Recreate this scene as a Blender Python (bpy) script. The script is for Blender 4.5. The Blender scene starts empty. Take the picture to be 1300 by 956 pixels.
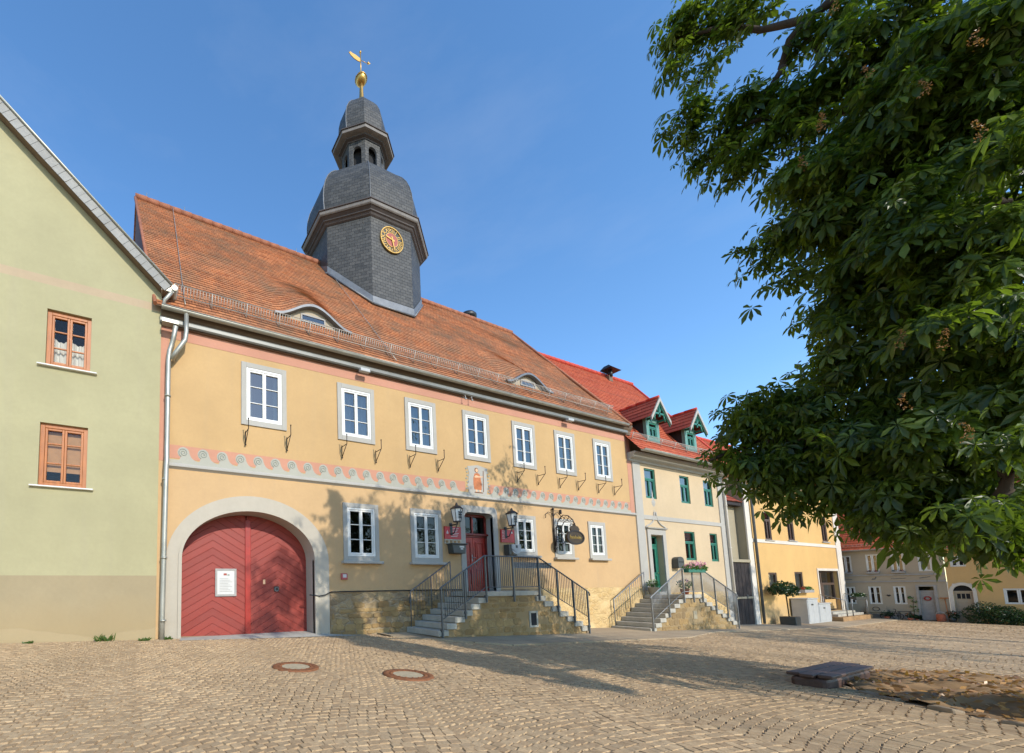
import bpy, math, random
from mathutils import Vector, Matrix
random.seed(7)
PI = math.pi
scene = bpy.context.scene
COL = scene.collection
OFF = {}
XF = [Matrix.Identity(4)]          # current local frame of the building being made

# ------------------------------------------------------------------ mesh builder
class MB:
    def __init__(s):
        s.v = []; s.f = []; s.m = []; s.uv = {}; s.sm = []
    def add(s, vs, fs, mat=0, uvs=None, smooth=False):
        b = len(s.v); s.v.extend(vs)
        for i, f in enumerate(fs):
            if uvs: s.uv[len(s.f)] = uvs[i]
            s.f.append(tuple(b + k for k in f)); s.m.append(mat); s.sm.append(smooth)
    def quad(s, a, b, c, d, mat=0, uv=None):
        s.add([a, b, c, d], [(0, 1, 2, 3)], mat, [uv] if uv else None)
    def box(s, x0, x1, y0, y1, z0, z1, mat=0):
        vs = [(x0,y0,z0),(x1,y0,z0),(x1,y1,z0),(x0,y1,z0),(x0,y0,z1),(x1,y0,z1),(x1,y1,z1),(x0,y1,z1)]
        s.add(vs, [(0,1,5,4),(1,2,6,5),(2,3,7,6),(3,0,4,7),(4,5,6,7),(3,2,1,0)], mat)
    def prism(s, poly, y0, y1, mat=0):
        # polygon in the x,z plane (counter-clockwise seen from -y) pushed from y0 to y1
        n = len(poly)
        vs = [(p[0], y0, p[1]) for p in poly] + [(p[0], y1, p[1]) for p in poly]
        fs = [tuple(range(n)), tuple(reversed(range(n, 2*n)))]
        for i in range(n):
            j = (i+1) % n; fs.append((i, n+i, n+j, j))
        s.add(vs, fs, mat)
    def xprism(s, poly, x0, x1, mat=0, smooth=False):
        # polygon in the y,z plane pushed along x
        n = len(poly)
        vs = [(x0, p[0], p[1]) for p in poly] + [(x1, p[0], p[1]) for p in poly]
        fs = [tuple(range(n)), tuple(reversed(range(n, 2*n)))]
        for i in range(n):
            j = (i+1) % n; fs.append((i, n+i, n+j, j))
        s.add(vs, fs, mat)
    def tube(s, pts, r, n=8, mat=0, caps=True, smooth=True):
        pts = [Vector(p) for p in pts]; N = len(pts)
        rs = r if isinstance(r, (list, tuple)) else [r]*N
        b = len(s.v); ref = None
        for i, p in enumerate(pts):
            d = (pts[min(i+1, N-1)] - pts[max(i-1, 0)])
            d = d.normalized() if d.length > 1e-9 else Vector((0,0,1))
            if ref is None:
                ref = Vector((0,0,1)) if abs(d.z) < .9 else Vector((1,0,0))
            u = (ref - d*ref.dot(d))
            if u.length < 1e-5: u = d.orthogonal()
            u.normalize(); w = d.cross(u); ref = u
            for k in range(n):
                a = 2*PI*k/n
                s.v.append(tuple(p + (u*math.cos(a) + w*math.sin(a))*rs[i]))
        for i in range(N-1):
            for k in range(n):
                k2 = (k+1) % n
                s.f.append((b+i*n+k, b+i*n+k2, b+(i+1)*n+k2, b+(i+1)*n+k)); s.m.append(mat); s.sm.append(smooth)
        if caps:
            s.f.append(tuple(b+k for k in reversed(range(n)))); s.m.append(mat); s.sm.append(False)
            s.f.append(tuple(b+(N-1)*n+k for k in range(n))); s.m.append(mat); s.sm.append(False)
    def lathe(s, prof, cx, cy, n=16, mat=0, sx=1., sy=1., ph=0., smooth=True):
        # prof: (radius, z)
        b = len(s.v)
        for r, z in prof:
            for k in range(n):
                a = 2*PI*k/n + ph
                s.v.append((cx + r*sx*math.cos(a), cy + r*sy*math.sin(a), z))
        for i in range(len(prof)-1):
            for k in range(n):
                k2 = (k+1) % n
                s.f.append((b+i*n+k, b+i*n+k2, b+(i+1)*n+k2, b+(i+1)*n+k)); s.m.append(mat); s.sm.append(smooth)
        s.f.append(tuple(b+k for k in reversed(range(n)))); s.m.append(mat); s.sm.append(False)
        q = (len(prof)-1)*n
        s.f.append(tuple(b+q+k for k in range(n))); s.m.append(mat); s.sm.append(False)
    def ball(s, c, r, n=10, mat=0, sz=1.):
        prof = [(max(1e-3, r*math.sin(PI*i/n)), c[2] - r*sz*math.cos(PI*i/n)) for i in range(n+1)]
        s.lathe(prof, c[0], c[1], max(6, n), mat)
    def build(s, name, mats, parent=None, bevel=0., local=False):
        me = bpy.data.meshes.new(name)
        M = Matrix.Identity(4) if local else XF[0]
        off = OFF.get(parent.name, Vector((0,0,0))) if (parent and not local) else Vector((0,0,0))
        me.from_pydata([tuple(M @ Vector(v) - off) for v in s.v], [], s.f)
        mats = mats if isinstance(mats, (list, tuple)) else [mats]
        for m in mats: me.materials.append(m)
        me.polygons.foreach_set('material_index', s.m)
        me.polygons.foreach_set('use_smooth', s.sm)
        if s.uv:
            l = me.uv_layers.new(name='UVMap')
            for fi, uv in s.uv.items():
                p = me.polygons[fi]
                for k, li in enumerate(p.loop_indices): l.data[li].uv = uv[k]
        me.update()
        o = bpy.data.objects.new(name, me); COL.objects.link(o)
        OFF[o.name] = off
        if parent: o.parent = parent
        if bevel:
            b = o.modifiers.new('edge', 'BEVEL'); b.width = bevel; b.segments = 2; b.limit_method = 'ANGLE'; b.angle_limit = math.radians(50)
        return o

def tag(o, label=None, cat=None, group=None, kind=None):
    if label: o['label'] = label
    if cat: o['category'] = cat
    if group: o['group'] = group
    if kind: o['kind'] = kind
    return o

def thing(name, loc, label, cat, group=None, rot=0.):
    o = bpy.data.objects.new(name, None); COL.objects.link(o)
    o.empty_display_size = .2
    o.location = loc; o.rotation_euler = (0, 0, rot)
    OFF[o.name] = Vector(loc)
    return tag(o, label, cat, group)

def dup(root, loc, rot=None, label=None, group=None):
    r = root.copy(); COL.objects.link(r); r.location = loc
    if rot is not None: r.rotation_euler = (0, 0, rot)
    if label: r['label'] = label
    if group: r['group'] = group
    for ch in list(root.children):
        c = ch.copy(); COL.objects.link(c); c.parent = r
        for g in ch.children:
            d = g.copy(); COL.objects.link(d); d.parent = c
    return r

# ------------------------------------------------------------------ materials
def lin(c):
    return tuple(((x/255.)/12.92 if x/255. <= .04045 else ((x/255.+.055)/1.055)**2.4) for x in c)

class NT:
    def __init__(s, name):
        s.mat = bpy.data.materials.new(name); s.mat.use_nodes = True
        s.t = s.mat.node_tree; s.n = s.t.nodes; s.l = s.t.links
        s.b = s.n['Principled BSDF']; s.out = s.n['Material Output']
    def new(s, typ, **kw):
        x = s.n.new(typ)
        for k, v in kw.items(): setattr(x, k, v)
        return x
    def link(s, a, b): s.l.new(a, b)
    def val(s, node, **kw):
        for k, v in kw.items(): node.inputs[k.replace('_', ' ')].default_value = v
        return node
    def coord(s, kind='Object', scale=(1,1,1)):
        tc = s.new('ShaderNodeTexCoord'); mp = s.new('ShaderNodeMapping')
        s.link(tc.outputs[kind], mp.inputs['Vector']); mp.inputs['Scale'].default_value = scale
        return mp.outputs['Vector']
    def noise(s, vec, scale, detail=4., rough=.55):
        x = s.new('ShaderNodeTexNoise'); s.link(vec, x.inputs['Vector'])
        x.inputs['Scale'].default_value = scale; x.inputs['Detail'].default_value = detail; x.inputs['Roughness'].default_value = rough
        return x.outputs['Fac']
    def ramp(s, fac, stops):
        r = s.new('ShaderNodeValToRGB'); s.link(fac, r.inputs['Fac'])
        e = r.color_ramp.elements
        while len(e) < len(stops): e.new(.5)
        for i, (p, c) in enumerate(stops):
            e[i].position = p; e[i].color = (c[0], c[1], c[2], 1.) if isinstance(c, (tuple, list)) else (c, c, c, 1.)
        return r.outputs['Color']
    def mix(s, fac, a, b, mode='MIX'):
        m = s.new('ShaderNodeMix', data_type='RGBA', blend_type=mode)
        for inp, v in ((0, fac), (6, a), (7, b)):
            if isinstance(v, (int, float)): m.inputs[inp].default_value = v
            elif isinstance(v, tuple): m.inputs[inp].default_value = (v[0], v[1], v[2], 1.)
            else: s.link(v, m.inputs[inp])
        return m.outputs[2]
    def math(s, op, a, b=0.):
        m = s.new('ShaderNodeMath', operation=op)
        for i, v in enumerate((a, b)):
            if isinstance(v, (int, float)): m.inputs[i].default_value = v
            else: s.link(v, m.inputs[i])
        return m.outputs[0]
    def bump(s, h, strength=.3, dist=.01):
        b = s.new('ShaderNodeBump'); b.inputs['Strength'].default_value = strength; b.inputs['Distance'].default_value = dist
        s.link(h, b.inputs['Height']); s.link(b.outputs['Normal'], s.b.inputs['Normal'])
    def col(s, c):
        if isinstance(c, tuple): s.b.inputs['Base Color'].default_value = (c[0], c[1], c[2], 1.)
        else: s.link(c, s.b.inputs['Base Color'])
    def set(s, **kw):
        for k, v in kw.items(): s.b.inputs[k.replace('_', ' ')].default_value = v

def sc(c, k): return tuple(min(1., x*k) for x in c)

def plain(name, c, rough=.6, var=.12, scale=6., bump=.15, metal=0., stretch=(1,1,1)):
    n = NT(name); v = n.coord('Object', stretch)
    f = n.noise(v, scale, 5.)
    n.col(n.ramp(f, [(.3, sc(c, 1-var)), (.7, sc(c, 1+var))]))
    n.set(Roughness=rough, Metallic=metal)
    if bump: n.bump(n.noise(v, scale*9, 3.), bump, .004)
    return n.mat

def stucco(name, c, stain=(.30,.26,.20), amount=.35, base_z=None, var=.10):
    n = NT(name); v = n.coord(); c = sc(c, .84)
    big = n.noise(v, .55, 5., .6); med = n.noise(v, 3.2, 6., .65)
    c1 = n.ramp(big, [(.3, sc(c, 1-var)), (.7, sc(c, 1+var*.6))])
    c2 = n.mix(n.ramp(med, [(.45, 0.), (.8, .28)]), c1, sc(c, .80))
    c2 = n.mix(n.ramp(n.noise(v, 13., 5., .7), [(.35, .16), (.65, 0.)]), c2, sc(c, .72))
    st = n.noise(n.coord('Object', (2.2, 2.2, .16)), 1.5, 5., .6)     # run-off streaks
    c3 = n.mix(n.ramp(st, [(.55, 0.), (.85, amount*.55)]), c2, tuple(stain))
    g = n.new('ShaderNodeNewGeometry'); sx = n.new('ShaderNodeSeparateXYZ'); n.link(g.outputs['Position'], sx.inputs[0])
    if base_z is not None:                                              # splash dirt with an uneven edge at the foot
        h = n.math('SUBTRACT', n.math('ADD', sx.outputs['Z'], n.math('MULTIPLY', n.noise(v, 1.4, 5.), -.7)), base_z)
        m = n.new('ShaderNodeMapRange'); n.link(h, m.inputs[0]); m.inputs[1].default_value = -.35; m.inputs[2].default_value = .25; m.inputs[3].default_value = amount; m.inputs[4].default_value = 0.
        c3 = n.mix(m.outputs[0], c3, tuple(stain))
    n.col(c3); n.set(Roughness=.9)
    n.b.inputs['Specular IOR Level'].default_value = .2
    n.bump(n.noise(v, 55., 6., .7), .35, .006)
    return n.mat

def tiled(name, cols, tw=.18, th=.155, weather=(.10,.075,.05), wamt=.6, mortar=(.10,.05,.03), rough=.8, wscale=.5, bump=.5):
    n = NT(name); uv = n.coord('UV')
    br = n.new('ShaderNodeTexBrick'); n.link(uv, br.inputs['Vector'])
    br.inputs['Scale'].default_value = 1.; br.inputs['Brick Width'].default_value = tw; br.inputs['Row Height'].default_value = th
    br.inputs['Mortar Size'].default_value = .006; br.inputs['Mortar Smooth'].default_value = .3; br.inputs['Bias'].default_value = 0.
    br.inputs['Color1'].default_value = (0,0,0,1); br.inputs['Color2'].default_value = (1,1,1,1); br.inputs['Mortar'].default_value = (.5,.5,.5,1)
    k = len(cols)-1
    c = n.ramp(br.outputs['Color'], [(i/k, x) for i, x in enumerate(cols)])
    big = n.noise(uv, wscale, 6., .65); pat = n.noise(uv, wscale*3.1, 6., .7)
    w = n.math('MULTIPLY', big, pat)
    c = n.mix(n.ramp(w, [(.17, 0.), (.36, wamt)]), c, tuple(weather))
    fine = n.noise(uv, 9., 5., .7)
    c = n.mix(n.ramp(fine, [(.35, .35), (.65, 0.)]), c, sc(cols[0], .6))
    c = n.mix(br.outputs['Fac'], c, tuple(mortar))
    n.col(c); n.set(Roughness=rough); n.b.inputs['Specular IOR Level'].default_value = .3
    h = n.math('ADD', n.math('MULTIPLY', br.outputs['Fac'], -1.), n.math('MULTIPLY', br.outputs['Color'], .25))
    n.bump(h, bump, .02)
    return n.mat

def rubble(name, c1, c2, c3, mort, scale=2.6, patch=.5):
    n = NT(name); v = n.coord('Object', (1., 1., 1.9))
    wob = n.new('ShaderNodeTexNoise'); n.link(v, wob.inputs['Vector']); wob.inputs['Scale'].default_value = 3.
    vv = n.mix(.22, v, wob.outputs['Color'], 'ADD')
    vo = n.new('ShaderNodeTexVoronoi', feature='F1'); n.link(vv, vo.inputs['Vector']); vo.inputs['Scale'].default_value = scale
    ve = n.new('ShaderNodeTexVoronoi', feature='DISTANCE_TO_EDGE'); n.link(vv, ve.inputs['Vector']); ve.inputs['Scale'].default_value = scale
    sp = n.new('ShaderNodeSeparateColor'); n.link(vo.outputs['Color'], sp.inputs[0])
    c = n.ramp(sp.outputs[0], [(0., c1), (.5, c2), (1., c3)])
    f = n.noise(v, 7., 6., .7); c = n.mix(n.ramp(f, [(.35, .55), (.65, 0.)]), c, sc(c1, .6))
    j = n.math('MULTIPLY', n.ramp(ve.outputs['Distance'], [(.01, 1.), (.11, 0.)]), n.ramp(n.noise(v, 5., 4.), [(.35, .25), (.65, 1.)]))
    big = n.noise(v, .9, 4.)
    j2 = n.math('MAXIMUM', j, n.ramp(big, [(.48, 0.), (.62, patch)]))      # flush pointing smeared over the stones
    c = n.mix(j2, c, tuple(mort))
    n.col(c); n.set(Roughness=.95); n.b.inputs['Specular IOR Level'].default_value = .15
    h = n.math('ADD', n.math('MULTIPLY', n.math('SUBTRACT', 1., j2), 1.), n.math('MULTIPLY', n.noise(v, 24., 5.), .5))
    n.bump(h, .8, .03)
    return n.mat

def stonemat(name, cols):
    n = NT(name); g = n.new('ShaderNodeNewGeometry'); v = n.coord(); k = len(cols)-1
    c = n.ramp(g.outputs['Random Per Island'], [(i/k, x) for i, x in enumerate(cols)])
    c = n.mix(n.ramp(n.noise(v, 5., 6., .7), [(.35, .5), (.65, 0.)]), c, sc(cols[0], .65))
    c = n.mix(n.ramp(n.noise(v, 22., 5., .7), [(.35, .35), (.6, 0.)]), c, sc(cols[-1], .6))
    n.col(c); n.set(Roughness=.95); n.b.inputs['Specular IOR Level'].default_value = .15
    n.bump(n.noise(v, 26., 6., .7), .7, .012)
    return n.mat

def glass(name, tint=(.55,.6,.65), ior=2.5):
    n = NT(name)
    tr = n.new('ShaderNodeBsdfTransparent'); tr.inputs['Color'].default_value = (*tint, 1)
    gl = n.new('ShaderNodeBsdfGlossy'); gl.inputs['Roughness'].default_value = .02; gl.inputs['Color'].default_value = (.98,.92,.84,1)
    fr = n.new('ShaderNodeFresnel'); fr.inputs['IOR'].default_value = ior
    b = n.new('ShaderNodeBump'); b.inputs['Strength'].default_value = .04; b.inputs['Distance'].default_value = .02
    n.link(n.noise(n.coord(), 2.5, 2.), b.inputs['Height']); n.link(b.outputs['Normal'], gl.inputs['Normal'])
    mx = n.new('ShaderNodeMixShader'); n.link(fr.outputs[0], mx.inputs[0]); n.link(tr.outputs[0], mx.inputs[1]); n.link(gl.outputs[0], mx.inputs[2])
    n.link(mx.outputs[0], n.out.inputs['Surface'])
    return n.mat

def leafmat(name, c1, c2, trans=.35):
    n = NT(name)
    g = n.new('ShaderNodeNewGeometry')
    c = n.ramp(g.outputs['Random Per Island'], [(0., c1), (.55, tuple(a*.65+b*.35 for a, b in zip(c1, c2))), (1., c2)])
    n.col(c); n.set(Roughness=.36); n.b.inputs['Specular IOR Level'].default_value = .35
    t = n.new('ShaderNodeBsdfTranslucent')
    n.link(n.mix(.5, c, (c2[0]*2.2, c2[1]*2.4, c2[2]*.6)), t.inputs['Color'])
    mx = n.new('ShaderNodeMixShader'); mx.inputs[0].default_value = trans
    n.link(n.b.outputs[0], mx.inputs[1]); n.link(t.outputs[0], mx.inputs[2]); n.link(mx.outputs[0], n.out.inputs['Surface'])
    return n.mat

def planks(name, c, w=.11, ang=.58, mid=None, dark=.55):
    # boards running diagonally and meeting in a herringbone at x = mid (object x)
    n = NT(name); tc = n.new('ShaderNodeTexCoord'); sx = n.new('ShaderNodeSeparateXYZ'); n.link(tc.outputs['Object'], sx.inputs[0])
    x = n.math('ABSOLUTE', n.math('SUBTRACT', sx.outputs['X'], mid)) if mid is not None else sx.outputs['X']
    v = n.math('DIVIDE', n.math('ADD', sx.outputs['Z'], n.math('MULTIPLY', x, ang)), w)
    fr = n.math('FRACT', v, 0.); idn = n.math('FLOOR', v, 0.)
    wn = n.new('ShaderNodeTexWhiteNoise', noise_dimensions='1D'); n.link(idn, wn.inputs['W'])
    cc = n.ramp(wn.outputs['Value'], [(0., sc(c, .88)), (1., sc(c, 1.1))])
    f = n.noise(n.coord('Object', (1,1,1)), 2., 6., .7); cc = n.mix(n.ramp(f, [(.35, 0.), (.75, .5)]), cc, (c[0]*.8+.03, c[1]*.8+.03, c[2]*.8+.03))
    e = n.math('MINIMUM', fr, n.math('SUBTRACT', 1., fr))
    gr = n.ramp(e, [(.035, 1.), (.075, 0.)])
    n.col(n.mix(n.math('MULTIPLY', gr, .55), cc, sc(c, dark))); n.set(Roughness=.55)
    n.bump(n.math('SUBTRACT', 1., gr), .6, .012)
    return n.mat

K = {}
K['ochre']   = stucco('ochre_plaster', lin((206,170,120)), amount=.25)
K['ochrelow']= stucco('pale_ochre_plaster', lin((210,174,128)), amount=.3)
K['salmon']  = stucco('salmon_paint', lin((206,150,124)), amount=.2)
K['greytrim']= stucco('grey_trim_paint', lin((186,181,170)), amount=.3)
K['greyscroll']= stucco('grey_green_scroll_paint', lin((182,179,164)), amount=.25)
K['scrollline']= plain('sage_line_paint', lin((146,150,138)), .85)
K['gatestone']= stucco('gate_surround_plaster', lin((196,186,168)), amount=.4, base_z=.9)
K['sage']    = stucco('sage_green_plaster', lin((180,172,134)), amount=.42, var=.10)
K['sagebase']= stucco('khaki_base_plaster', lin((168,152,120)), amount=.5, base_z=1.0, stain=lin((160,138,100)))
K['sageband']= stucco('faded_salmon_band', lin((190,168,138)), amount=.3)
K['cream']   = stucco('cream_plaster', lin((212,188,152)), amount=.3)
K['peach']   = stucco('yellow_peach_plaster', lin((222,180,116)), amount=.25, base_z=.2)
K['white']   = stucco('white_trim_plaster', lin((226,216,200)), amount=.3)
K['greywall']= stucco('grey_cream_plaster', lin((186,170,146)), amount=.35)
K['paleyellow'] = stucco('pale_yellow_plaster', lin((222,182,122)), amount=.3)
K['dullgrey']= stucco('dull_beige_plaster', lin((172,160,134)), amount=.5)
K['rubble']  = rubble('rubble_plinth', lin((146,122,88)), lin((172,150,114)), lin((132,114,92)), lin((150,136,114)), 2.6, .5)
K['stairrub']= rubble('sandstone_rubble', lin((164,134,88)), lin((182,156,108)), lin((144,120,86)), lin((142,120,86)), 2.3, .32)
K['plinthr'] = rubble('warm_plinth', lin((202,168,114)), lin((210,180,128)), lin((194,162,114)), lin((208,180,132)), 3.2, .95)
K['stones']  = stonemat('sandstone_blocks', [lin((146,118,80)), lin((166,136,90)), lin((178,150,104)), lin((156,130,90)), lin((138,118,88))])
K['mortar']  = stucco('lime_mortar', lin((166,142,104)), amount=.5)
K['step']    = plain('stone_step', lin((168,162,148)), .85, .14, 5., .4)
K['tile']    = tiled('old_plain_tiles', [lin((160,96,58)), lin((184,114,68)), lin((196,126,80)), lin((172,108,70))], weather=lin((122,100,76)), wamt=.85, bump=.3)
K['tilered'] = tiled('new_red_tiles', [lin((176,80,48)), lin((188,90,56)), lin((198,102,64))], weather=lin((150,70,50)), wamt=.25, wscale=.4)
K['tiledark']= tiled('dark_red_tiles', [lin((140,62,46)), lin((164,76,56)), lin((180,88,64))], .24, .3, weather=lin((110,50,36)), wamt=.3)
K['ridge']   = plain('ridge_tile_clay', lin((150,94,66)), .8, .22, 4., .3)
K['ridgered']= plain('red_ridge_clay', lin((186,64,44)), .75, .15, 4., .3)
K['slate']   = tiled('slate_shingles', [lin((58,58,56)), lin((70,70,68)), lin((84,83,80)), lin((64,64,62))], .21, .13, weather=lin((92,90,84)), wamt=.4, mortar=(.008,.008,.01), rough=.55, wscale=1.2, bump=.6)
K['verge']   = tiled('pale_verge_shingles', [lin((142,140,134)), lin((156,154,148)), lin((148,145,138))], .34, .3, weather=lin((150,146,138)), wamt=.3, mortar=(.12,.12,.11), rough=.7, wscale=1.2)
K['lead']    = plain('lead_flashing', lin((110,112,114)), .5, .15, 5., .2, .3)
K['zinc']    = plain('zinc', lin((166,164,152)), .45, .14, 3., .1, .55)
K['zincdark']= plain('grey_cornice_paint', lin((122,122,116)), .5, .15, 2., .1, .25)
K['brownwood']= plain('brown_eave_board', lin((104,84,64)), .7, .2, 5., .3, 0, (.3,2,2))
K['towertrim']= plain('weathered_brown_cornice', lin((112,106,100)), .7, .18, 4., .3)
K['towerdark']= plain('dark_brown_cornice', lin((68,60,56)), .7, .18, 4., .3)
K['whitewood']= plain('white_window_paint', lin((214,212,204)), .45, .04, 6., .08)
K['orangewood']= plain('orange_pine', lin((164,98,44)), .45, .18, 7., .15, 0, (3,3,.5))
K['greenwood']= plain('green_paint', lin((32,104,84)), .45, .15, 6., .12)
K['greenpale']= plain('pale_teal_paint', lin((92,134,120)), .5, .12, 6., .1)
K['brownframe']= plain('brown_window_frame', lin((84,66,54)), .5, .15, 6., .1)
K['greyframe']= plain('grey_window_frame', lin((150,146,140)), .6, .12, 6., .1)
K['room']    = plain('dark_room', (.012,.012,.013), .9, .2, 3., 0)  # near-black colour stands in for the shade inside rooms and openings
K['curtain'] = plain('white_curtain', lin((214,212,204)), .9, .12, 9., .4, 0, (8,8,.3))
K['blind']   = plain('tan_blind', lin((172,132,92)), .85, .12, 9., .2)
K['whiteblind']= plain('white_blind', lin((206,210,208)), .8, .06, 9., .1)
K['glass']   = glass('window_glass')
K['glassclear'] = glass('clear_glass', (.88,.88,.86), 1.5)
K['glassdk'] = glass('dark_tint_glass', (.25,.27,.28), 1.5)  # dark tint imitates the dark tree mirrored in the lower panes
K['gateL']   = planks('red_gate_boards_left', lin((138,44,30)), w=.19, mid=1.78-9.5)
K['gateR']   = planks('red_gate_boards_right', lin((138,44,30)), w=.19, mid=3.52-9.5)
K['redwood'] = plain('red_door_paint', lin((150,34,22)), .4, .2, 5., .15)
K['reddark'] = plain('dark_red_frame', lin((110,30,22)), .45, .2, 5., .15)
K['iron']    = plain('wrought_iron', lin((44,38,36)), .5, .2, 9., .2, .4)
K['kerb']    = plain('worn_kerb_stone', lin((146,128,104)), .95, .25, 6., .6)
K['guard']   = plain('snow_guard_zinc', lin((176,168,156)), .6, .15, 5., .1, .1)
K['clockgold']= plain('pale_gold_dial', lin((58,52,40)), .4, .1, 9., 0)
K['rail']    = plain('galvanised_rail', lin((128,130,130)), .45, .15, 8., .1, .5)
K['raildark']= plain('dark_grey_rail', lin((92,96,98)), .45, .15, 8., .1, .4)
K['black']   = plain('black_metal', (.012,.012,.013), .45, .2, 9., .1)
K['gold']    = plain('gold_leaf', lin((188,152,84)), .4, .1, 6., .05, .9)
K['signred'] = plain('red_sign_enamel', lin((176,26,34)), .35, .06, 4., 0)
K['signwhite']= plain('white_enamel', lin((196,195,190)), .4, .04, 4., 0)
K['signpic'] = plain('pale_picture_print', lin((176,170,150)), .5, .4, 14., 0)
K['milk']    = plain('milky_lantern_glass', lin((236,236,230)), .25, .05, 4., 0)
K['charcoal']= plain('charcoal_box', lin((64,66,62)), .45, .15, 6., .1)
K['boxgrey'] = plain('light_grey_cabinet', lin((172,173,170)), .5, .07, 4., .08)
K['signbrown']= plain('bronze_sign_board', lin((66,50,30)), .45, .25, 7., .3, .4)
K['darkwood']= plain('dark_boards', lin((40,30,25)), .8, .35, 4., .4, 0, (5,5,.4))
K['benchwood']= plain('brown_seat_boards', lin((80,56,44)), .6, .25, 5., .3, 0, (.5,4,4))
K['rust']    = plain('rusty_iron', lin((136,88,56)), .8, .25, 14., .4, .3)
K['concretein']= plain('concrete_infill', lin((172,156,126)), .95, .15, 12., .4)
K['clay']    = plain('terracotta', lin((176,96,66)), .85, .15, 8., .2)
K['bark']    = plain('chestnut_bark', lin((62,50,40)), .95, .35, 7., .8, 0, (2,2,.6))
K['stem']    = plain('plant_stem', lin((70,60,38)), .9, .2, 9., .2)
K['leaf']    = leafmat('chestnut_leaf', (.013,.032,.006), (.140,.195,.030), .45)  # dark-to-bright tones imitate shaded and sunlit leaves
K['shrubleaf']= leafmat('shrub_leaf', (.012,.035,.010), (.035,.075,.02), .2)
K['freshleaf']= leafmat('potplant_leaf', (.04,.10,.02), (.10,.20,.04), .3)
K['flower']  = leafmat('pink_petal', lin((206,120,170)), lin((226,170,206)), .3)
K['redflower']= leafmat('red_petal', lin((150,30,36)), lin((190,60,60)), .3)
K['whiteflower']= leafmat('white_petal', (.6,.6,.55), (.8,.8,.75), .3)
K['husk']    = leafmat('chestnut_panicle', lin((120,84,46)), lin((170,124,78)), .2)
K['litter']  = leafmat('dry_leaf', lin((104,72,44)), lin((186,140,84)), .15)
K['soil']    = plain('dry_soil', lin((150,118,80)), .98, .3, 3., .8)
K['skin']    = plain('mural_skin', lin((222,178,140)), .9, .1, 8., 0)
K['robe']    = plain('mural_robe', lin((182,112,72)), .9, .2, 8., 0)
K['brownline']= plain('mural_brown', lin((120,84,60)), .9, .2, 8., 0)
K['numeral'] = plain('black_numeral', (.015,.014,.013), .5, .1, 5., 0)
K['clockred']= plain('clock_red_centre', lin((150,66,50)), .5, .12, 9., 0)
K['clockface']= plain('clock_black_ring', lin((70,62,40)), .5, .12, 9., 0)
K['alarm']   = plain('faded_red_box', lin((176,84,82)), .6, .1, 9., 0)
K['weed']    = leafmat('weed_leaf', (.05,.10,.02), (.12,.17,.05), .3)

# ------------------------------------------------------------------ building helpers
def wall_with_holes(mb, x0, x1, z0, z1, holes, y=0., depth=.28, mat=0, rmat=0, room=None):
    """front sheet with rectangular openings, their reveals and a dark room behind each"""
    xs = sorted({x0, x1, *[h[0] for h in holes], *[h[1] for h in holes]})
    zs = sorted({z0, z1, *[h[2] for h in holes], *[h[3] for h in holes]})
    for i in range(len(xs)-1):
        for j in range(len(zs)-1):
            cx, cz = (xs[i]+xs[i+1])/2, (zs[j]+zs[j+1])/2
            if any(h[0] < cx < h[1] and h[2] < cz < h[3] for h in holes): continue
            mb.quad((xs[i],y,zs[j]), (xs[i+1],y,zs[j]), (xs[i+1],y,zs[j+1]), (xs[i],y,zs[j+1]), mat)
    for h in holes:
        a, b, c, d = h[:4]; y1 = y + depth
        mb.quad((a,y,c),(a,y1,c),(a,y1,d),(a,y,d), rmat); mb.quad((b,y1,c),(b,y,c),(b,y,d),(b,y1,d), rmat)
        mb.quad((a,y,d),(a,y1,d),(b,y1,d),(b,y,d), rmat); mb.quad((a,y1,c),(a,y,c),(b,y,c),(b,y1,c), rmat)
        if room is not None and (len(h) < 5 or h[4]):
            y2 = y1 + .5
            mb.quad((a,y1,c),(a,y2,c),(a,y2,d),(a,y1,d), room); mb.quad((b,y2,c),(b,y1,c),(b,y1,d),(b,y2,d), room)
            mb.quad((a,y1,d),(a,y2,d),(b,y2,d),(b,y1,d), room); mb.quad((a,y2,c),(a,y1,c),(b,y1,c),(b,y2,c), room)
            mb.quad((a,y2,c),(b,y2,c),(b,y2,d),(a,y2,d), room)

def frame_ring(mb, x0, x1, z0, z1, w, y0, y1, mat=0):
    mb.box(x0, x0+w, y0, y1, z0, z1, mat); mb.box(x1-w, x1, y0, y1, z0, z1, mat)
    mb.box(x0+w, x1-w, y0, y1, z1-w, z1, mat); mb.box(x0+w, x1-w, y0, y1, z0, z0+w, mat)

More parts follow.
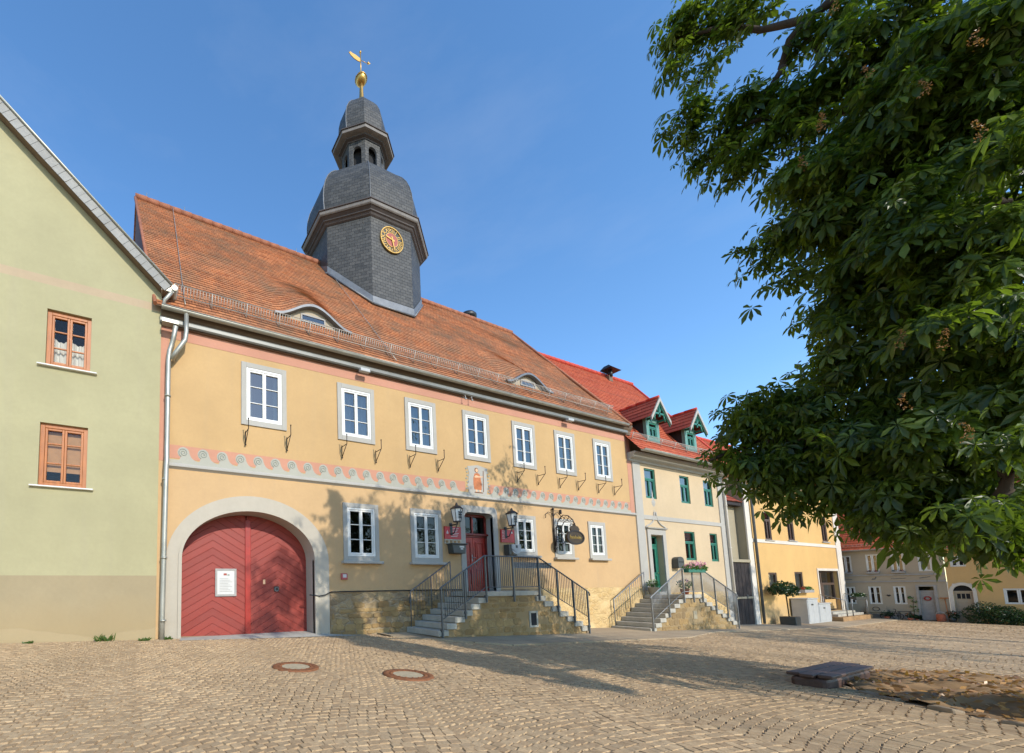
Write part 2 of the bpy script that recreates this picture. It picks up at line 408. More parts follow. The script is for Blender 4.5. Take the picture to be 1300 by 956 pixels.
def window(parent, x0, x1, z0, z1, y=0., fm='whitewood', sur=None, surw=.13, rows=(1/3, 2/3), sashes=2, sill=None,
           curtain=None, name='window', transom=None, fw=.055, gl='glass', label=None, mw=.022, surbot=True):
    mb = MB()
    frame_ring(mb, x0, x1, z0, z1, fw, y-.015, y+.07)                       # outer frame
    W = (x1-x0-2*fw)/sashes
    zt = z1-fw
    if transom:
        zt = z0 + (z1-z0)*transom
        mb.box(x0+fw, x1-fw, y-.012, y+.065, zt-.035, zt+.035); zt -= .035
    for k in range(sashes):
        a = x0+fw+k*W; b = a+W
        frame_ring(mb, a+.003, b-.003, z0+fw+.003, zt-.003, .045, y-.004, y+.055)
        for r in rows:
            zz = z0+fw + (zt-z0-fw)*r
            mb.box(a+.048, b-.048, y+.006, y+.04, zz-mw/2, zz+mw/2)
    o = mb.build(name, K[fm], parent, .006)
    if label: o['label'] = label
    g = MB(); g.quad((x0+fw*.6,y+.03,z0+fw*.6),(x1-fw*.6,y+.03,z0+fw*.6),(x1-fw*.6,y+.03,z1-fw*.6),(x0+fw*.6,y+.03,z1-fw*.6))
    g.build('pane', K[gl], o)
    if sur:
        s = MB(); q = surw
        s.box(x0-q, x0-.004, y-.022, y+.05, z0-(q if surbot else 0), z1+q); s.box(x1+.004, x1+q, y-.022, y+.05, z0-(q if surbot else 0), z1+q)
        s.box(x0-.004, x1+.004, y-.022, y+.05, z1+.004, z1+q)
        if surbot: s.box(x0-.004, x1+.004, y-.022, y+.05, z0-q, z0-.004)
        s.build('window_surround', K[sur], o, .005)
    if sill:
        s = MB(); zb = z0-(surw if sur and surbot else .004)
        e = sill.get('over', .1)
        s.box(x0-surw-e+.05, x1+surw+e-.05, y-sill.get('out', .1), y+.04, zb-sill.get('h', .07), zb-.003)
        s.build('sill', K[sill['m']], o, .012)
    if curtain:
        kind, frac = curtain
        c = MB(); n = 26
        if kind == 'side':                                                # drawn to both sides
            for a, b in ((x0+fw, x0+fw+(x1-x0)*frac), (x1-fw-(x1-x0)*frac, x1-fw)):
                for i in range(n//2):
                    t0, t1 = i/(n/2), (i+1)/(n/2)
                    f = lambda t: y+.16+.025*math.sin(t*30)
                    c.quad((a+(b-a)*t0, f(t0), z0+fw), (a+(b-a)*t1, f(t1), z0+fw), (a+(b-a)*t1, f(t1), z1-fw), (a+(b-a)*t0, f(t0), z1-fw))
            c.build('curtain', K['curtain'], o)
        elif kind == 'half':                                              # cafe curtain over the lower part
            zt = z0+fw+(z1-z0-2*fw)*frac
            for i in range(n):
                t0, t1 = i/n, (i+1)/n; a, b = x0+fw, x1-fw
                f = lambda t: y+.13+.025*math.sin(t*46)
                h = lambda t: zt-.10*abs(math.sin(t*PI*2))
                c.quad((a+(b-a)*t0, f(t0), z0+fw), (a+(b-a)*t1, f(t1), z0+fw), (a+(b-a)*t1, f(t1), h(t1)), (a+(b-a)*t0, f(t0), h(t0)))
            c.build('curtain', K['curtain'], o)
        else:                                                             # roller blind
            zb = z1-fw-(z1-z0-2*fw)*frac
            c.box(x0+fw, x1-fw, y+.10, y+.115, zb, z1-fw)
            c.build('blind', K['blind' if kind == 'tan' else 'whiteblind'], o)
    return o

def roof_sheet(mb, p00, p10, p11, p01, course=.155, nx=40, step=.022, mat=0, sag=.015, bumps=(), seed=1, xs=None, rng=None):
    """stepped tile courses on the quad eave-left, eave-right, ridge-right, ridge-left; bumps = raised eyebrow arches"""
    P = [Vector(p) for p in (p00, p10, p11, p01)]
    L = ((P[3]-P[0]).length + (P[2]-P[1]).length)/2; W = (P[1]-P[0]).length
    nv = max(3, int(L/course)); rr = random.Random(seed)
    nrm = (P[1]-P[0]).cross(P[3]-P[0]).normalized()
    us = [i/nx for i in range(nx+1)]
    if xs: us = sorted(set(us) | set(xs))
    wob = [rr.uniform(-1, 1) for _ in range(64)]
    def lo(u, v):
        a, b = u*9, v*7; i, j = int(a), int(b); fa, fb = a-i, b-j
        fa = fa*fa*(3-2*fa); fb = fb*fb*(3-2*fb)
        g = lambda i, j: wob[(i*7+j*13) % 64]
        return (g(i,j)*(1-fa)+g(i+1,j)*fa)*(1-fb) + (g(i,j+1)*(1-fa)+g(i+1,j+1)*fa)*fb
    def pt(u, v, off):
        p = (P[0]*(1-u)+P[1]*u)*(1-v) + (P[3]*(1-u)+P[2]*u)*v
        p = p + nrm*(off + sag*lo(u, v))
        for (xc, hw, H, v0, v1) in bumps:
            if v >= v0-1e-6 and v < v1 and abs(p.x-xc) < hw:
                f = 1-(v-v0)/(v1-v0); f = f*f*(3-2*f)
                p = p + Vector((0, 0, H*f*(.5+.5*math.cos(PI*(p.x-xc)/hw))))
        return p
    vl = [j/nv for j in range(nv+1)]
    for b in bumps:                                                       # make a course line fall on the front of the eyebrow
        k = min(range(len(vl)), key=lambda i: abs(vl[i]-b[3])); vl[k] = b[3]
    for j in range(nv):
        v0, v1 = vl[j], vl[j+1]
        jit = rr.uniform(-.003, .003)
        for i in range(len(us)-1):
            u0, u1 = us[i], us[i+1]
            a, b_ = pt(u0, v0, step+jit), pt(u1, v0, step+jit)
            c, d = pt(u1, v1-1e-5, .0), pt(u0, v1-1e-5, .0)
            uv = [(u0*W, v0*L), (u1*W, v0*L), (u1*W, v1*L-.002), (u0*W, v1*L-.002)]
            mb.add([a, b_, c, d], [(0,1,2,3)], mat, [uv])
            under = any(abs(v0-bb[3]) < 1e-6 and abs((a.x+b_.x)/2-bb[0]) < bb[1] for bb in bumps)
            if not under:
                e, f = pt(u0, v0, -.004), pt(u1, v0, -.004)
                mb.add([e, f, b_, a], [(0,1,2,3)], mat, [[(u0*W, v0*L-.02), (u1*W, v0*L-.02), (u1*W, v0*L), (u0*W, v0*L)]])
    return pt

def ridge_caps(mb, a, b, r=.12, n=None, mat=0):
    a, b = Vector(a), Vector(b); L = (b-a).length; n = n or max(2, int(L/.38))
    for i in range(n):
        p, q = a.lerp(b, i/n), a.lerp(b, (i+1.06)/n)
        mb.tube([p, q], [r*.92, r*1.05], 8, mat, True, True)

def wire(mb, pts, r=.012, n=6, mat=0): mb.tube(pts, r, n, mat)

def spiral(cx, cz, r0, r1, a0, a1, n=28):
    return [(cx + (r0+(r1-r0)*i/n)*math.cos(a0+(a1-a0)*i/n), cz + (r0+(r1-r0)*i/n)*math.sin(a0+(a1-a0)*i/n)) for i in range(n+1)]

def text_mesh(txt, size, loc, mat, parent, name, depth=.004, rotz=0., mirror=False):
    cu = bpy.data.curves.new('lettering', 'FONT'); cu.body = txt; cu.size = size; cu.extrude = depth
    cu.align_x = 'CENTER'; cu.align_y = 'CENTER'
    t = bpy.data.objects.new('lettering', cu); COL.objects.link(t)
    dg = bpy.context.evaluated_depsgraph_get(); dg.update()
    me = bpy.data.meshes.new_from_object(t.evaluated_get(dg))
    me.name = name
    bpy.data.objects.remove(t); bpy.data.curves.remove(cu)
    R = Matrix.Translation(Vector(loc)) @ Matrix.Rotation(PI/2, 4, 'X') @ Matrix.Rotation(rotz, 4, 'Z')
    off = OFF.get(parent.name, Vector((0,0,0)))
    me.transform(Matrix.Translation(-off) @ R)
    me.materials.clear(); me.materials.append(K[mat])
    o = bpy.data.objects.new(name, me); COL.objects.link(o); o.parent = parent; OFF[o.name] = off
    return o

def rubble_face(parent, x0, x1, zlo, zhi, y, seed, inside=None, name='rubble_stones', pr=(.003,.014), skip=.06, into=None, mat=0):
    """courses of uneven stones standing proud of the mortar, facing -y"""
    rg = random.Random(seed); m = into or MB(); z = zlo
    while z < zhi-.05:
        h = rg.uniform(.11,.24); x = x0+rg.uniform(-.2,0)
        while x < x1-.05:
            w = rg.uniform(.16,.46); a, b = max(x, x0), min(x+w, x1); c, d = z+rg.uniform(-.02,.02), min(z+h+rg.uniform(-.02,.02), zhi)
            x += w
            if b-a < .07 or d-c < .05 or rg.random() < skip: continue
            g = .006; p = rg.uniform(*pr); q = .022
            J = lambda: rg.uniform(-.014,.014)
            base = [(a+g+J(),c+g+J()),(b-g+J(),c+g+J()),(b-g+J(),d-g+J()),(a+g+J(),d-g+J())]
            if inside and not all(inside(u, v) for u, v in base+[((a+b)/2,d)]): continue
            mx, mz = (a+b)/2, (c+d)/2
            # octagonal worn outline: each corner cut by a random amount
            ring = []
            for i in range(4):
                u, v = base[i]; pu, pv = base[i-1]; nu, nv = base[(i+1)%4]; k1, k2 = rg.uniform(.08,.3), rg.uniform(.08,.3)
                ring += [(u+(pu-u)*k1, v+(pv-v)*k1), (u+(nu-u)*k2, v+(nv-v)*k2)]
            vs = [(u, y+.004, v) for u, v in ring] + [(u+(mx-u)*q/.2, y-p+rg.uniform(-.003,.003), v+(mz-v)*q/.2) for u, v in ring]
            m.add(vs, [tuple(range(8,16))]+[(i, (i+1)%8, 8+(i+1)%8, 8+i) for i in range(8)], mat)
        z += h
    return None if into else m.build(name, K['stones'], parent)

def gz(x, y=0.):
    """height of the square: it falls to the right and a little toward the viewer"""
    x = max(-14., min(32., x)); y = max(-30., min(0., y))
    return .6 - .036*x + .02*y

# ================================================================== MAIN HOUSE (the ochre town hall)
H = thing('town_hall', (9.5, 0, gz(9.5)), 'long ochre town hall with slate clock tower, red arched gate and tiled roof', 'town hall')
UW = [(2.51,3.47),(5.28,6.24),(7.62,8.55),(9.95,10.87),(12.24,13.14),(14.48,15.38),(16.78,17.66)]
UZ = (5.98, 7.38)
LW = [(5.38,6.28,2.55,3.92),(7.68,8.60,2.55,3.92),(12.06,12.90,2.85,4.0),(14.10,14.92,2.82,3.99),(16.10,16.90,2.82,3.99)]
XL, XR = .42, 19.18
ZP = 1.57                                             # top of the stone plinth
GX, GA, GS, GT = 2.66, 1.69, 2.42, 3.61               # gate arch: centre, half width, springing, crown
DX0, DX1, DZ0, DZ1 = 9.70, 10.95, 1.52, 4.08          # front door opening
holes = [(a, b, UZ[0], UZ[1]) for a, b in UW]
w = MB()
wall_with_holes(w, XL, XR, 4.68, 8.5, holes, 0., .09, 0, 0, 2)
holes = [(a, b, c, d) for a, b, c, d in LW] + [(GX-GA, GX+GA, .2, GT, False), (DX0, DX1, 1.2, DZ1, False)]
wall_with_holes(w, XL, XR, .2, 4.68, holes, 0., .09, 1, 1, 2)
# spandrels between the rectangular hole and the elliptical arch
def arch(cx, a, zs, zt, n=28, t0=0., t1=PI): return [(cx + a*math.cos(t0+(t1-t0)*i/n), zs + (zt-zs)*math.sin(t0+(t1-t0)*i/n)) for i in range(n+1)]
A = arch(GX, GA, GS, GT)
for (xa, za), (xb, zb) in zip(A[:-1], A[1:]): w.quad((xb,0,zb),(xa,0,za),(xa,0,GT),(xb,0,GT), 1)
# other walls of the house
w.quad((XR,0,-.4),(XR,9.2,-.4),(XR,9.2,8.1),(XR,0,8.1), 0)
w.quad((-.55,9.2,-.4),(XL,0,-.4),(XL,0,8.1),(-.55,9.2,8.1), 3)
w.add([(XL,0,8.1),(-.25,4.6,15.3),(-.55,9.2,8.1)], [(0,1,2)], 3)
w.add([(XR,0,8.1),(XR,9.2,8.1),(XR-.6,4.6,14.6)], [(0,1,2)], 0)
w.quad((XR,9.2,-.4),(-.55,9.2,-.4),(-.55,9.2,8.1),(XR,9.2,8.1), 0)
wall = w.build('wall', [K['ochre'], K['ochrelow'], K['room'], K['brownwood']], H)
# painted salmon borders
s = MB()
s.box(XL+.002, XL+.20, -.005, .01, 4.68, 7.76); s.box(XR-.28, XR-.002, -.005, .01, 4.55, 7.76)
s.box(XL+.002, XR-.002, -.006, .01, 7.70, 8.01)
s.build('painted_border', K['salmon'], wall)
# plinth
s = MB()
for a, b in ((4.80, DX0-.18), (DX1+.18, XR-.002)):
    n = int((b-a)/.25)
    for i in range(n):
        for j in range(8):
            x0, x1 = a+(b-a)*i/n, a+(b-a)*(i+1)/n; z0, z1 = -.25+(ZP+.25)*j/8, -.25+(ZP+.25)*(j+1)/8
            R = lambda x, z: -.03-.022*math.sin(x*5.1+z*3.3)*math.sin(z*7.7-x*2.1)*(0 if z > ZP-.01 else 1)
            s.quad((x0,R(x0,z0),z0),(x1,R(x1,z0),z0),(x1,R(x1,z1),z1),(x0,R(x0,z1),z1), 0 if x0 < 13 else 1)
    s.quad((a,-.03,ZP),(b,-.03,ZP),(b,.0,ZP),(a,.0,ZP), 0)
rubble_face(None, 4.84, DX0-.2, gz(7)-.15, ZP-.28, -.045, 5, lambda u, v: v > gz(u)-.1, 'rubble_stones', (.003,.014), .22, into=s, mat=2)
s.build('stone_plinth', [K['rubble'], K['plinthr'], K['stones']], H)
# string course and scroll frieze
s = MB()
s.xprism([(.01,4.50),(-.03,4.53),(-.075,4.56),(-.075,4.60),(-.02,4.64),(-.02,4.66),(.01,4.66)], XL+.18, XR-.002)
s.build('string_course', K['greytrim'], H)
f = MB()
for a, b in ((XL+.2, 9.82), (10.86, XR-.29)): f.box(a, b, -.005, .01, 4.77, 5.09, 1)
f.box(XL+.2, XR-.29, -.009, .01, 4.66, 4.74, 0)
ln = MB()
def wave(x, sgn):
    # one running-dog wave; sgn=1 curls to the left
    pts = [(-.22,.0)]
    for i in range(9):
        t = i/8; pts.append((.24-.40*t**.8, .02+.16*t**1.6 if t < .5 else .02+.16*t**1.6))
    body = [(-.20,0),(.26,0),(.14,.06),(.06,.14),(.04,.20)] 
    circ = [(-.06+.135*math.cos(a), .185+.135*math.sin(a)) for a in [PI*.12+PI*1.22*i/14 for i in range(15)]]
    poly = [(-.15,0),(.27,0),(.20,.02),(.14,.06),(.10,.12),(.075,.19)] + circ
    if sgn > 0: q = [(x+p[0], 4.74+p[1]) for p in poly]
    else: q = [(x-p[0], 4.74+p[1]) for p in reversed(poly)]
    f.prism(q, -.008, .006, 0)
    sp = spiral(-.06, .185, .112, .018, PI*1.35, PI*1.35-PI*3.7, 26)
    sp = [(x+sgn*p[0], -.011, 4.74+p[1]) for p in sp]
    f.tube(sp, .010, 4, 2)
x = XL+.62
while x < 9.5: wave(x, 1); x += .462
x = 11.15
while x < XR-.55: wave(x, -1); x += .462
fr = f.build('scroll_frieze', [K['greyscroll'], K['salmon'], K['scrollline']], H)
# painted figure in a cartouche over the door
m = MB()
cart = [(9.96,4.70),(10.74,4.70),(10.82,5.0),(10.78,5.4),(10.84,5.62),(10.40,5.70),(9.94,5.62),(10.0,5.4),(9.93,5.0)]
m.prism(cart, -.010, .006, 0)
robe = [(10.20,4.86),(10.52,4.86),(10.54,5.06),(10.50,5.26),(10.46,5.40),(10.36,5.43),(10.24,5.40),(10.18,5.24),(10.17,5.05)]
m.prism(robe, -.014, .004, 2)
m.prism([(10.33+.085*math.cos(a), 5.52+.085*math.sin(a)) for a in [2*PI*i/16 for i in range(16)]], -.0125, .004, 3)
m.prism([(10.34+.055*math.cos(a), 5.515+.06*math.sin(a)) for a in [2*PI*i/14 for i in range(14)]], -.0150, .004, 1)
m.prism([(10.22,5.30),(10.24,5.26),(10.42,5.28),(10.60,5.30),(10.60,5.33),(10.42,5.32),(10.30,5.35)], -.0165, .004, 1)
m.prism([(10.585,4.80),(10.61,4.80),(10.645,5.52),(10.62,5.52)], -.0180, .004, 3)
for dx in (.26, .42): m.prism([(10+dx,4.79),(10+dx+.06,4.79),(10+dx+.07,4.86),(10+dx,4.86)], -.0150, .004, 1)
m.prism([(10.2,4.75),(10.58,4.75),(10.55,4.785),(10.22,4.785)], -.0152, .004, 3)
for k in range(14):
    side = -1 if k % 2 else 1; zz = 4.82+.055*k
    cx = 10.385+side*(.47+.03*math.sin(k*2.))
    m.prism([(cx+.045*math.cos(a), zz+.03*math.sin(a)) for a in [2*PI*i/8 for i in range(8)]], -.009-.0002*k, .004, 4)
mu = m.build('wall_painting', [K['greytrim'], K['skin'], K['robe'], K['brownline'], K['scrollline']], H)
mu['label'] = 'painted figure in a brown robe holding a staff'
# windows
ck = [('side', .14), ('side', .34), ('side', .5), ('side', .24), ('side', .5), ('side', .44), ('side', .5)]
for i, (a, b) in enumerate(UW):
    window(H, a, b, UZ[0], UZ[1], -.012, sur='greytrim', surw=.135, curtain=ck[i] or ('side', .12 if i % 2 else .16), label=None)
for i, (a, b, c, d) in enumerate(LW):
    window(H, a, b, c, d, -.012, sur='greytrim', surw=.13, sill=dict(m='greytrim', over=.12, out=.13, h=.08), gl='glassdk')
# ---- gate
g = MB()
OX, OA, OZ = 2.70, 2.08, 4.0
ai = arch(GX, GA, GS, GT, 36); ao = arch(OX, OA, 2.36, OZ, 36)
yf, yb = -.035, .62
inner = [(GX+GA, .3)] + ai + [(GX-GA, .3)]; outer = [(OX+OA, .3)] + ao + [(OX-OA, .3)]
for k in range(len(inner)-1):
    (a, b), (c, d) = inner[k], inner[k+1]; (e, f_), (h, i_) = outer[k], outer[k+1]
    g.quad((c,yf,d),(a,yf,b),(e,yf,f_),(h,yf,i_))                      # face
    g.quad((a,yf,b),(c,yf,d),(c,yb,d),(a,yb,b))                        # reveal
    g.quad((h,yf,i_),(e,yf,f_),(e,.0,f_),(h,.0,i_))                    # outer edge
    # raised inner roll
    ra, rc = (a+(e-a)*.22, b+(f_-b)*.22), (c+(h-c)*.22, d+(i_-d)*.22)
    g.quad((c,yf-.03,d),(a,yf-.03,b),(ra[0],yf-.03,ra[1]),(rc[0],yf-.03,rc[1])); g.quad((rc[0],yf-.03,rc[1]),(ra[0],yf-.03,ra[1]),(ra[0],yf,ra[1]),(rc[0],yf,rc[1]))
    g.quad((a,yf-.03,b),(c,yf-.03,d),(c,yf,d),(a,yf,b))
g.build('gate_surround', K['gatestone'], H)
gt = MB()
def half(x0, x1):
    n = 16; pts = []
    for i in range(n+1):
        xx = x0+(x1-x0)*i/n; t = max(0., 1-((xx-GX)/(GA+.05))**2)
        pts.append((xx, GS+(GT+.03-GS)*math.sqrt(t)))
    return [(x0,.50),(x1,.50)] + list(reversed(pts))
mid = 2.64
GATE = thing_gate = MB()
gt.prism([(GX-GA-.1,.3),(GX+GA+.1,.3),(GX+GA+.1,.495),(GX-GA-.1,.495)], .60, .7)
gate = gt.build('gate', K['black'], H)
l = MB(); l.prism(half(GX-GA-.04, mid-.015), .52, .58); l.build('gate_leaf', K['gateL'], gate)
l = MB(); l.prism(half(mid+.015, GX+GA+.04), .53, .58); l.build('gate_leaf', K['gateR'], gate)
l = MB(); l.box(mid-.03, mid+.12, .49, .52, .52, GT-.12); l.build('meeting_strip', K['redwood'], gate, .01)
l = MB()
l.box(3.40,3.54,.505,.53,1.60,1.74, 0)
l.tube([(3.47+.05*math.cos(a),.49,1.66+.05*math.sin(a)) for a in [2*PI*i/16 for i in range(17)]], .012, 6, 1)
l.build('gate_handle', [K['black'], K['rail']], gate, .004)
l = MB(); l.box(3.10,3.16,.51,.53,1.80,1.92); l.build('lock_plate', K['skin'], gate)
# ---- front door
d = MB()
o = [(DX0,1.2),(DX0,DZ1-.12),(DX0+.05,DZ1-.04),(DX0+.16,DZ1),(DX1-.16,DZ1),(DX1-.05,DZ1-.04),(DX1,DZ1-.12),(DX1,1.2)]
O = [(DX0-.2,1.2),(DX0-.2,DZ1+.02),(DX0-.17,DZ1+.14),(DX0-.06,DZ1+.22),(DX1+.06,DZ1+.22),(DX1+.17,DZ1+.14),(DX1+.2,DZ1+.02),(DX1+.2,1.2)]
for k in range(7):
    (a,b),(c,e),(p,q),(r,t) = o[k],o[k+1],O[k],O[k+1]
    d.quad((a,-.03,b),(c,-.03,e),(r,-.03,t),(p,-.03,q)); d.quad((c,-.03,e),(a,-.03,b),(a,.34,b),(c,.34,e)); d.quad((p,-.03,q),(r,-.03,t),(r,0,t),(p,0,q))
for (a,b,cx,cz) in ((DX0,DX0+.16,DX0,DZ1),(DX1-.16,DX1,DX1,DZ1)):
    pass
d.build('door_surround', K['greytrim'], H)
d = MB()
d.box(DX0,DX1,.26,.32,3.30,3.40); d.box(DX0,DX0+.07,.26,.32,1.5,DZ1); d.box(DX1-.07,DX1,.26,.32,1.5,DZ1); d.box(DX0+.07,DX1-.07,.26,.32,DZ1-.09,DZ1)
d.box((DX0+DX1)/2-.035,(DX0+DX1)/2+.035,.27,.32,3.4,DZ1-.09)
d.box(DX0-.01,DX1+.01,.2,.26,3.36,3.43)
door = d.build('door', K['reddark'], H, .008)
for a, b in ((DX0+.07,(DX0+DX1)/2-.004),((DX0+DX1)/2+.004,DX1-.07)):
    d = MB(); d.box(a,b,.285,.315,1.5,3.30)
    for z0, z1 in ((1.68,2.25),(2.38,3.16)):
        frame_ring(d, a+.09, b-.09, z0, z1, .05, .262, .285); d.box(a+.17,b-.17,.27,.286,z0+.09,z1-.09)
    d.build('door_leaf', K['redwood'], door, .008)
d = MB(); d.quad((DX0+.05,.31,3.4),(DX1-.05,.31,3.4),(DX1-.05,.31,DZ1-.05),(DX0+.05,.31,DZ1-.05)); d.build('fanlight', K['glassdk'], door)
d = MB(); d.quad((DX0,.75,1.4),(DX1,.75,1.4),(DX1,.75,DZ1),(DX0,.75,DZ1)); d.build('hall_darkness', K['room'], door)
d = MB(); d.tube([(10.25,.26,2.62),(10.25,.22,2.62),(10.36,.22,2.62)], .012, 8); d.box(10.235,10.275,.265,.286,2.50,2.72); d.build('door_handle', K['rail'], door)
# ---- eaves
XE0, XE1 = .30, 18.95
c = MB()
c.xprism([(.02,8.02),(-.08,8.02),(-.09,8.13),(-.14,8.20),(-.18,8.30),(-.18,8.36),(.02,8.55)], XL, XR-.02, 1)
c.xprism([(-.08,8.00),(-.12,7.99),(-.15,8.02),(-.155,8.09),(-.13,8.13),(-.08,8.14)], XE0+.1, XE1-.1, 0)
c.xprism([(.02,7.97),(-.08,7.97),(-.08,8.02),(.02,8.02)], XL, XR-.02, 1)
c.quad((XE0,-.22,8.31),(XE0,.3,9.09),(XE1,.3,9.05),(XE1,-.22,8.27), 1)
c.build('eaves_cornice', [K['zincdark'], K['brownwood']], H)
EY, EZ = -.62, 8.02
gu = MB(); n = 8
def gutter(gu, x0, x1, y, z, r=.085):
    prof = [(y+r*math.cos(a), z+r*math.sin(a)) for a in [PI+PI*i/8 for i in range(9)]]
    for (a,b),(c_,d_) in zip(prof[:-1], prof[1:]):
        gu.add([(x0,a,b),(x1,a,b),(x1,c_,d_),(x0,c_,d_)], [(0,1,2,3)], 0, None, True)
        gu.add([(x0,a*.985+y*.015,b+.006),(x1,a*.985+y*.015,b+.006),(x1,c_*.985+y*.015,d_+.006),(x0,c_*.985+y*.015,d_+.006)], [(3,2,1,0)], 0, None, True)
    gu.tube([(x0,y-r,z),(x1,y-r,z)], .014, 6)
    for xx in (x0, x1): gu.add([(xx,a,b) for a,b in prof], [tuple(range(9))], 0)
    k = x0+.4
    while k < x1:
        gu.box(k-.012, k+.012, y-r-.006, y+r, z+.004, z+.012); k += .85
gutter(gu, XE0+.12, XE1-.3, -.27, 8.29, .07)
gu.build('gutter', K['zinc'], H)
dp = MB()
dp.tube([(.98,-.27,8.22),(.98,-.27,7.76),(.96,-.26,7.58),(.74,-.22,7.22),(.68,-.14,7.10)], .055, 10)
dp.tube([(.74,-.30,7.86),(.70,-.13,7.6),(.62,-.12,7.3),(.60,-.11,7.05),(.60,-.11,4.85),(.60,-.16,4.68),(.59,-.17,4.5),(.56,-.12,1.1),(.56,-.12,.55)], .058, 10)
dp.box(.44,.80,-.34,-.16,7.88,7.96)
for z in (6.2,4.2,2.4,1.0): dp.tube([(.60 if z > 5 else .575,-.12-(.03 if z < 4.6 else 0),z-.02),(.60 if z > 5 else .575,-.12-(.03 if z < 4.6 else 0),z+.02)], .072, 10)
dp.build('downpipe', K['zinc'], H)
# ---- roof
RL, RR = Vector((-.30,4.6,15.58)), Vector((18.35,4.6,15.28))
EL, ER = Vector((XE0-.02,-.22,8.35)), Vector((XE1,-.22,8.31))
r = MB()
def rv(y): return (y+.22)/4.82
bumps = [(4.72,1.25,.52,rv(.56),rv(2.5)), (13.75,1.25,.50,rv(.42),rv(2.3))]
fx = []
for b in bumps:
    for i in range(41): fx.append((b[0]-b[1]+2*b[1]*i/40 - EL.x)/(ER.x-EL.x) if False else max(0, min(1, ((b[0]-b[1]+2*b[1]*i/40) - (EL.x+(RL.x-EL.x)*b[3]))/((ER.x+(RR.x-ER.x)*b[3])-(EL.x+(RL.x-EL.x)*b[3])))))
pt = roof_sheet(r, EL, ER, RR, RL, .155, 36, .015, 0, .03, bumps, 3, fx)
r.quad((RL.x,4.6,15.55),(RR.x,4.6,15.25),(18.9,9.9,8.0),(-.65,9.9,8.0), 0, [(0,0),(18,0),(18,9),(0,9)])
roof = r.build('roof', K['tile'], H)
rc = MB(); ridge_caps(rc, RL+Vector((0,0,.03)), RR+Vector((0,0,.03)), .12); rc.build('ridge_tiles', K['ridge'], roof)
vb = MB()
vb.tube([EL+Vector((0,-.02,-.02)), RL+Vector((0,-.02,-.02))], .05, 6); vb.build('verge_edge', K['ridge'], roof); vb = MB(); vb.tube([ER+Vector((0,-.02,.02)), RR+Vector((0,-.02,.02))], .06, 6)
vb.build('verge_edge', K['ridge'], roof)
for (xc, hw, Hh, v0, v1) in bumps:
    e = MB(); base = []; top = []
    N = 44
    for i in range(N+1):
        xx = xc-hw+2*hw*i/N
        u = (xx-(EL.x+(RL.x-EL.x)*v0))/((ER.x+(RR.x-ER.x)*v0)-(EL.x+(RL.x-EL.x)*v0))
        p = (EL*(1-u)+ER*u)*(1-v0)+(RL*(1-u)+RR*u)*v0
        hgt = Hh*(.5+.5*math.cos(PI*(xx-xc)/hw))
        base.append(p+Vector((0,.06,-.05))); top.append(p+Vector((0,0,hgt)))
    for i in range(N):
        e.quad(base[i], base[i+1], top[i+1]+Vector((0,.06,.0)), top[i]+Vector((0,.06,.0)), 0)
    fr_ = e.build('eyebrow_dormer', [K['greywall']], roof)
    tr = MB()
    for i in range(N):
        a, b = top[i], top[i+1]
        for (dy0,dz0,dy1,dz1,mm) in ((-.10,.045,-.10,-.03,0),(-.10,-.03,.05,-.03,0),(-.10,.045,.05,.075,0)):
            tr.quad(a+Vector((0,dy0,dz0)), b+Vector((0,dy0,dz0)), b+Vector((0,dy1,dz1)), a+Vector((0,dy1,dz1)))
    ed = tr.build('dormer_eave', K['lead'], roof)
    wz = base[N//2].z
    wn = MB(); y_ = base[N//2].y
    wn.box(xc-.40,xc+.40,y_-.035,y_-.01,wz+.10,wz+.145); wn.box(xc-.40,xc-.36,y_-.035,y_-.01,wz+.145,wz+.33); wn.box(xc+.36,xc+.40,y_-.035,y_-.01,wz+.145,wz+.33); wn.box(xc-.36,xc+.36,y_-.035,y_-.01,wz+.30,wz+.34)
    wn.build('dormer_window', K['greyframe'], roof)
    wn = MB(); wn.quad((xc-.36,y_-.018,wz+.145),(xc+.36,y_-.018,wz+.145),(xc+.36,y_-.018,wz+.30),(xc-.36,y_-.018,wz+.30)); wn.quad((xc-.36,y_-.014,wz+.145),(xc+.36,y_-.014,wz+.145),(xc+.36,y_-.014,wz+.30),(xc-.36,y_-.014,wz+.30),1)
    wn.build('dormer_pane', [K['glass'],K['room']], roof)
def snow_guard(parent, x0, x1, y, zb, h=.34, slope=1.47, pitch=.075):
    sg = MB(); yb = y; zt = zb
    d = Vector((0,-.35,.94))
    for fr in (.28, 1.0):
        sg.tube([(x0, y+d.y*h*fr, zb+d.z*h*fr), (x1, y+d.y*h*fr, zb+d.z*h*fr)], .011, 5)
    k = x0; i = 0
    while k < x1:
        big = i % 12 == 0
        sg.tube([(k, y+d.y*h*(.0 if big else .28), zb+d.z*h*(.0 if big else .28)), (k, y+d.y*h, zb+d.z*h)], .016 if big else .008, 4)
        if big: sg.tube([(k, y+.0, zb), (k, y+.25, zb+.37), (k, y+d.y*h, zb+d.z*h)], .010, 4)
        k += pitch; i += 1
    return sg.build('snow_guard', K['guard'], parent)
snow_guard(roof, .72, 18.1, .02, 8.74)
cr = MB()
cr.lathe([(.34,15.0),(.36,15.75),(.40,15.78),(.46,15.84),(.46,15.96),(.36,16.08),(.12,16.16),(.01,16.18)], 15.9, 5.2, 20)
cr.build('chimney_cowl', K['black'], roof)
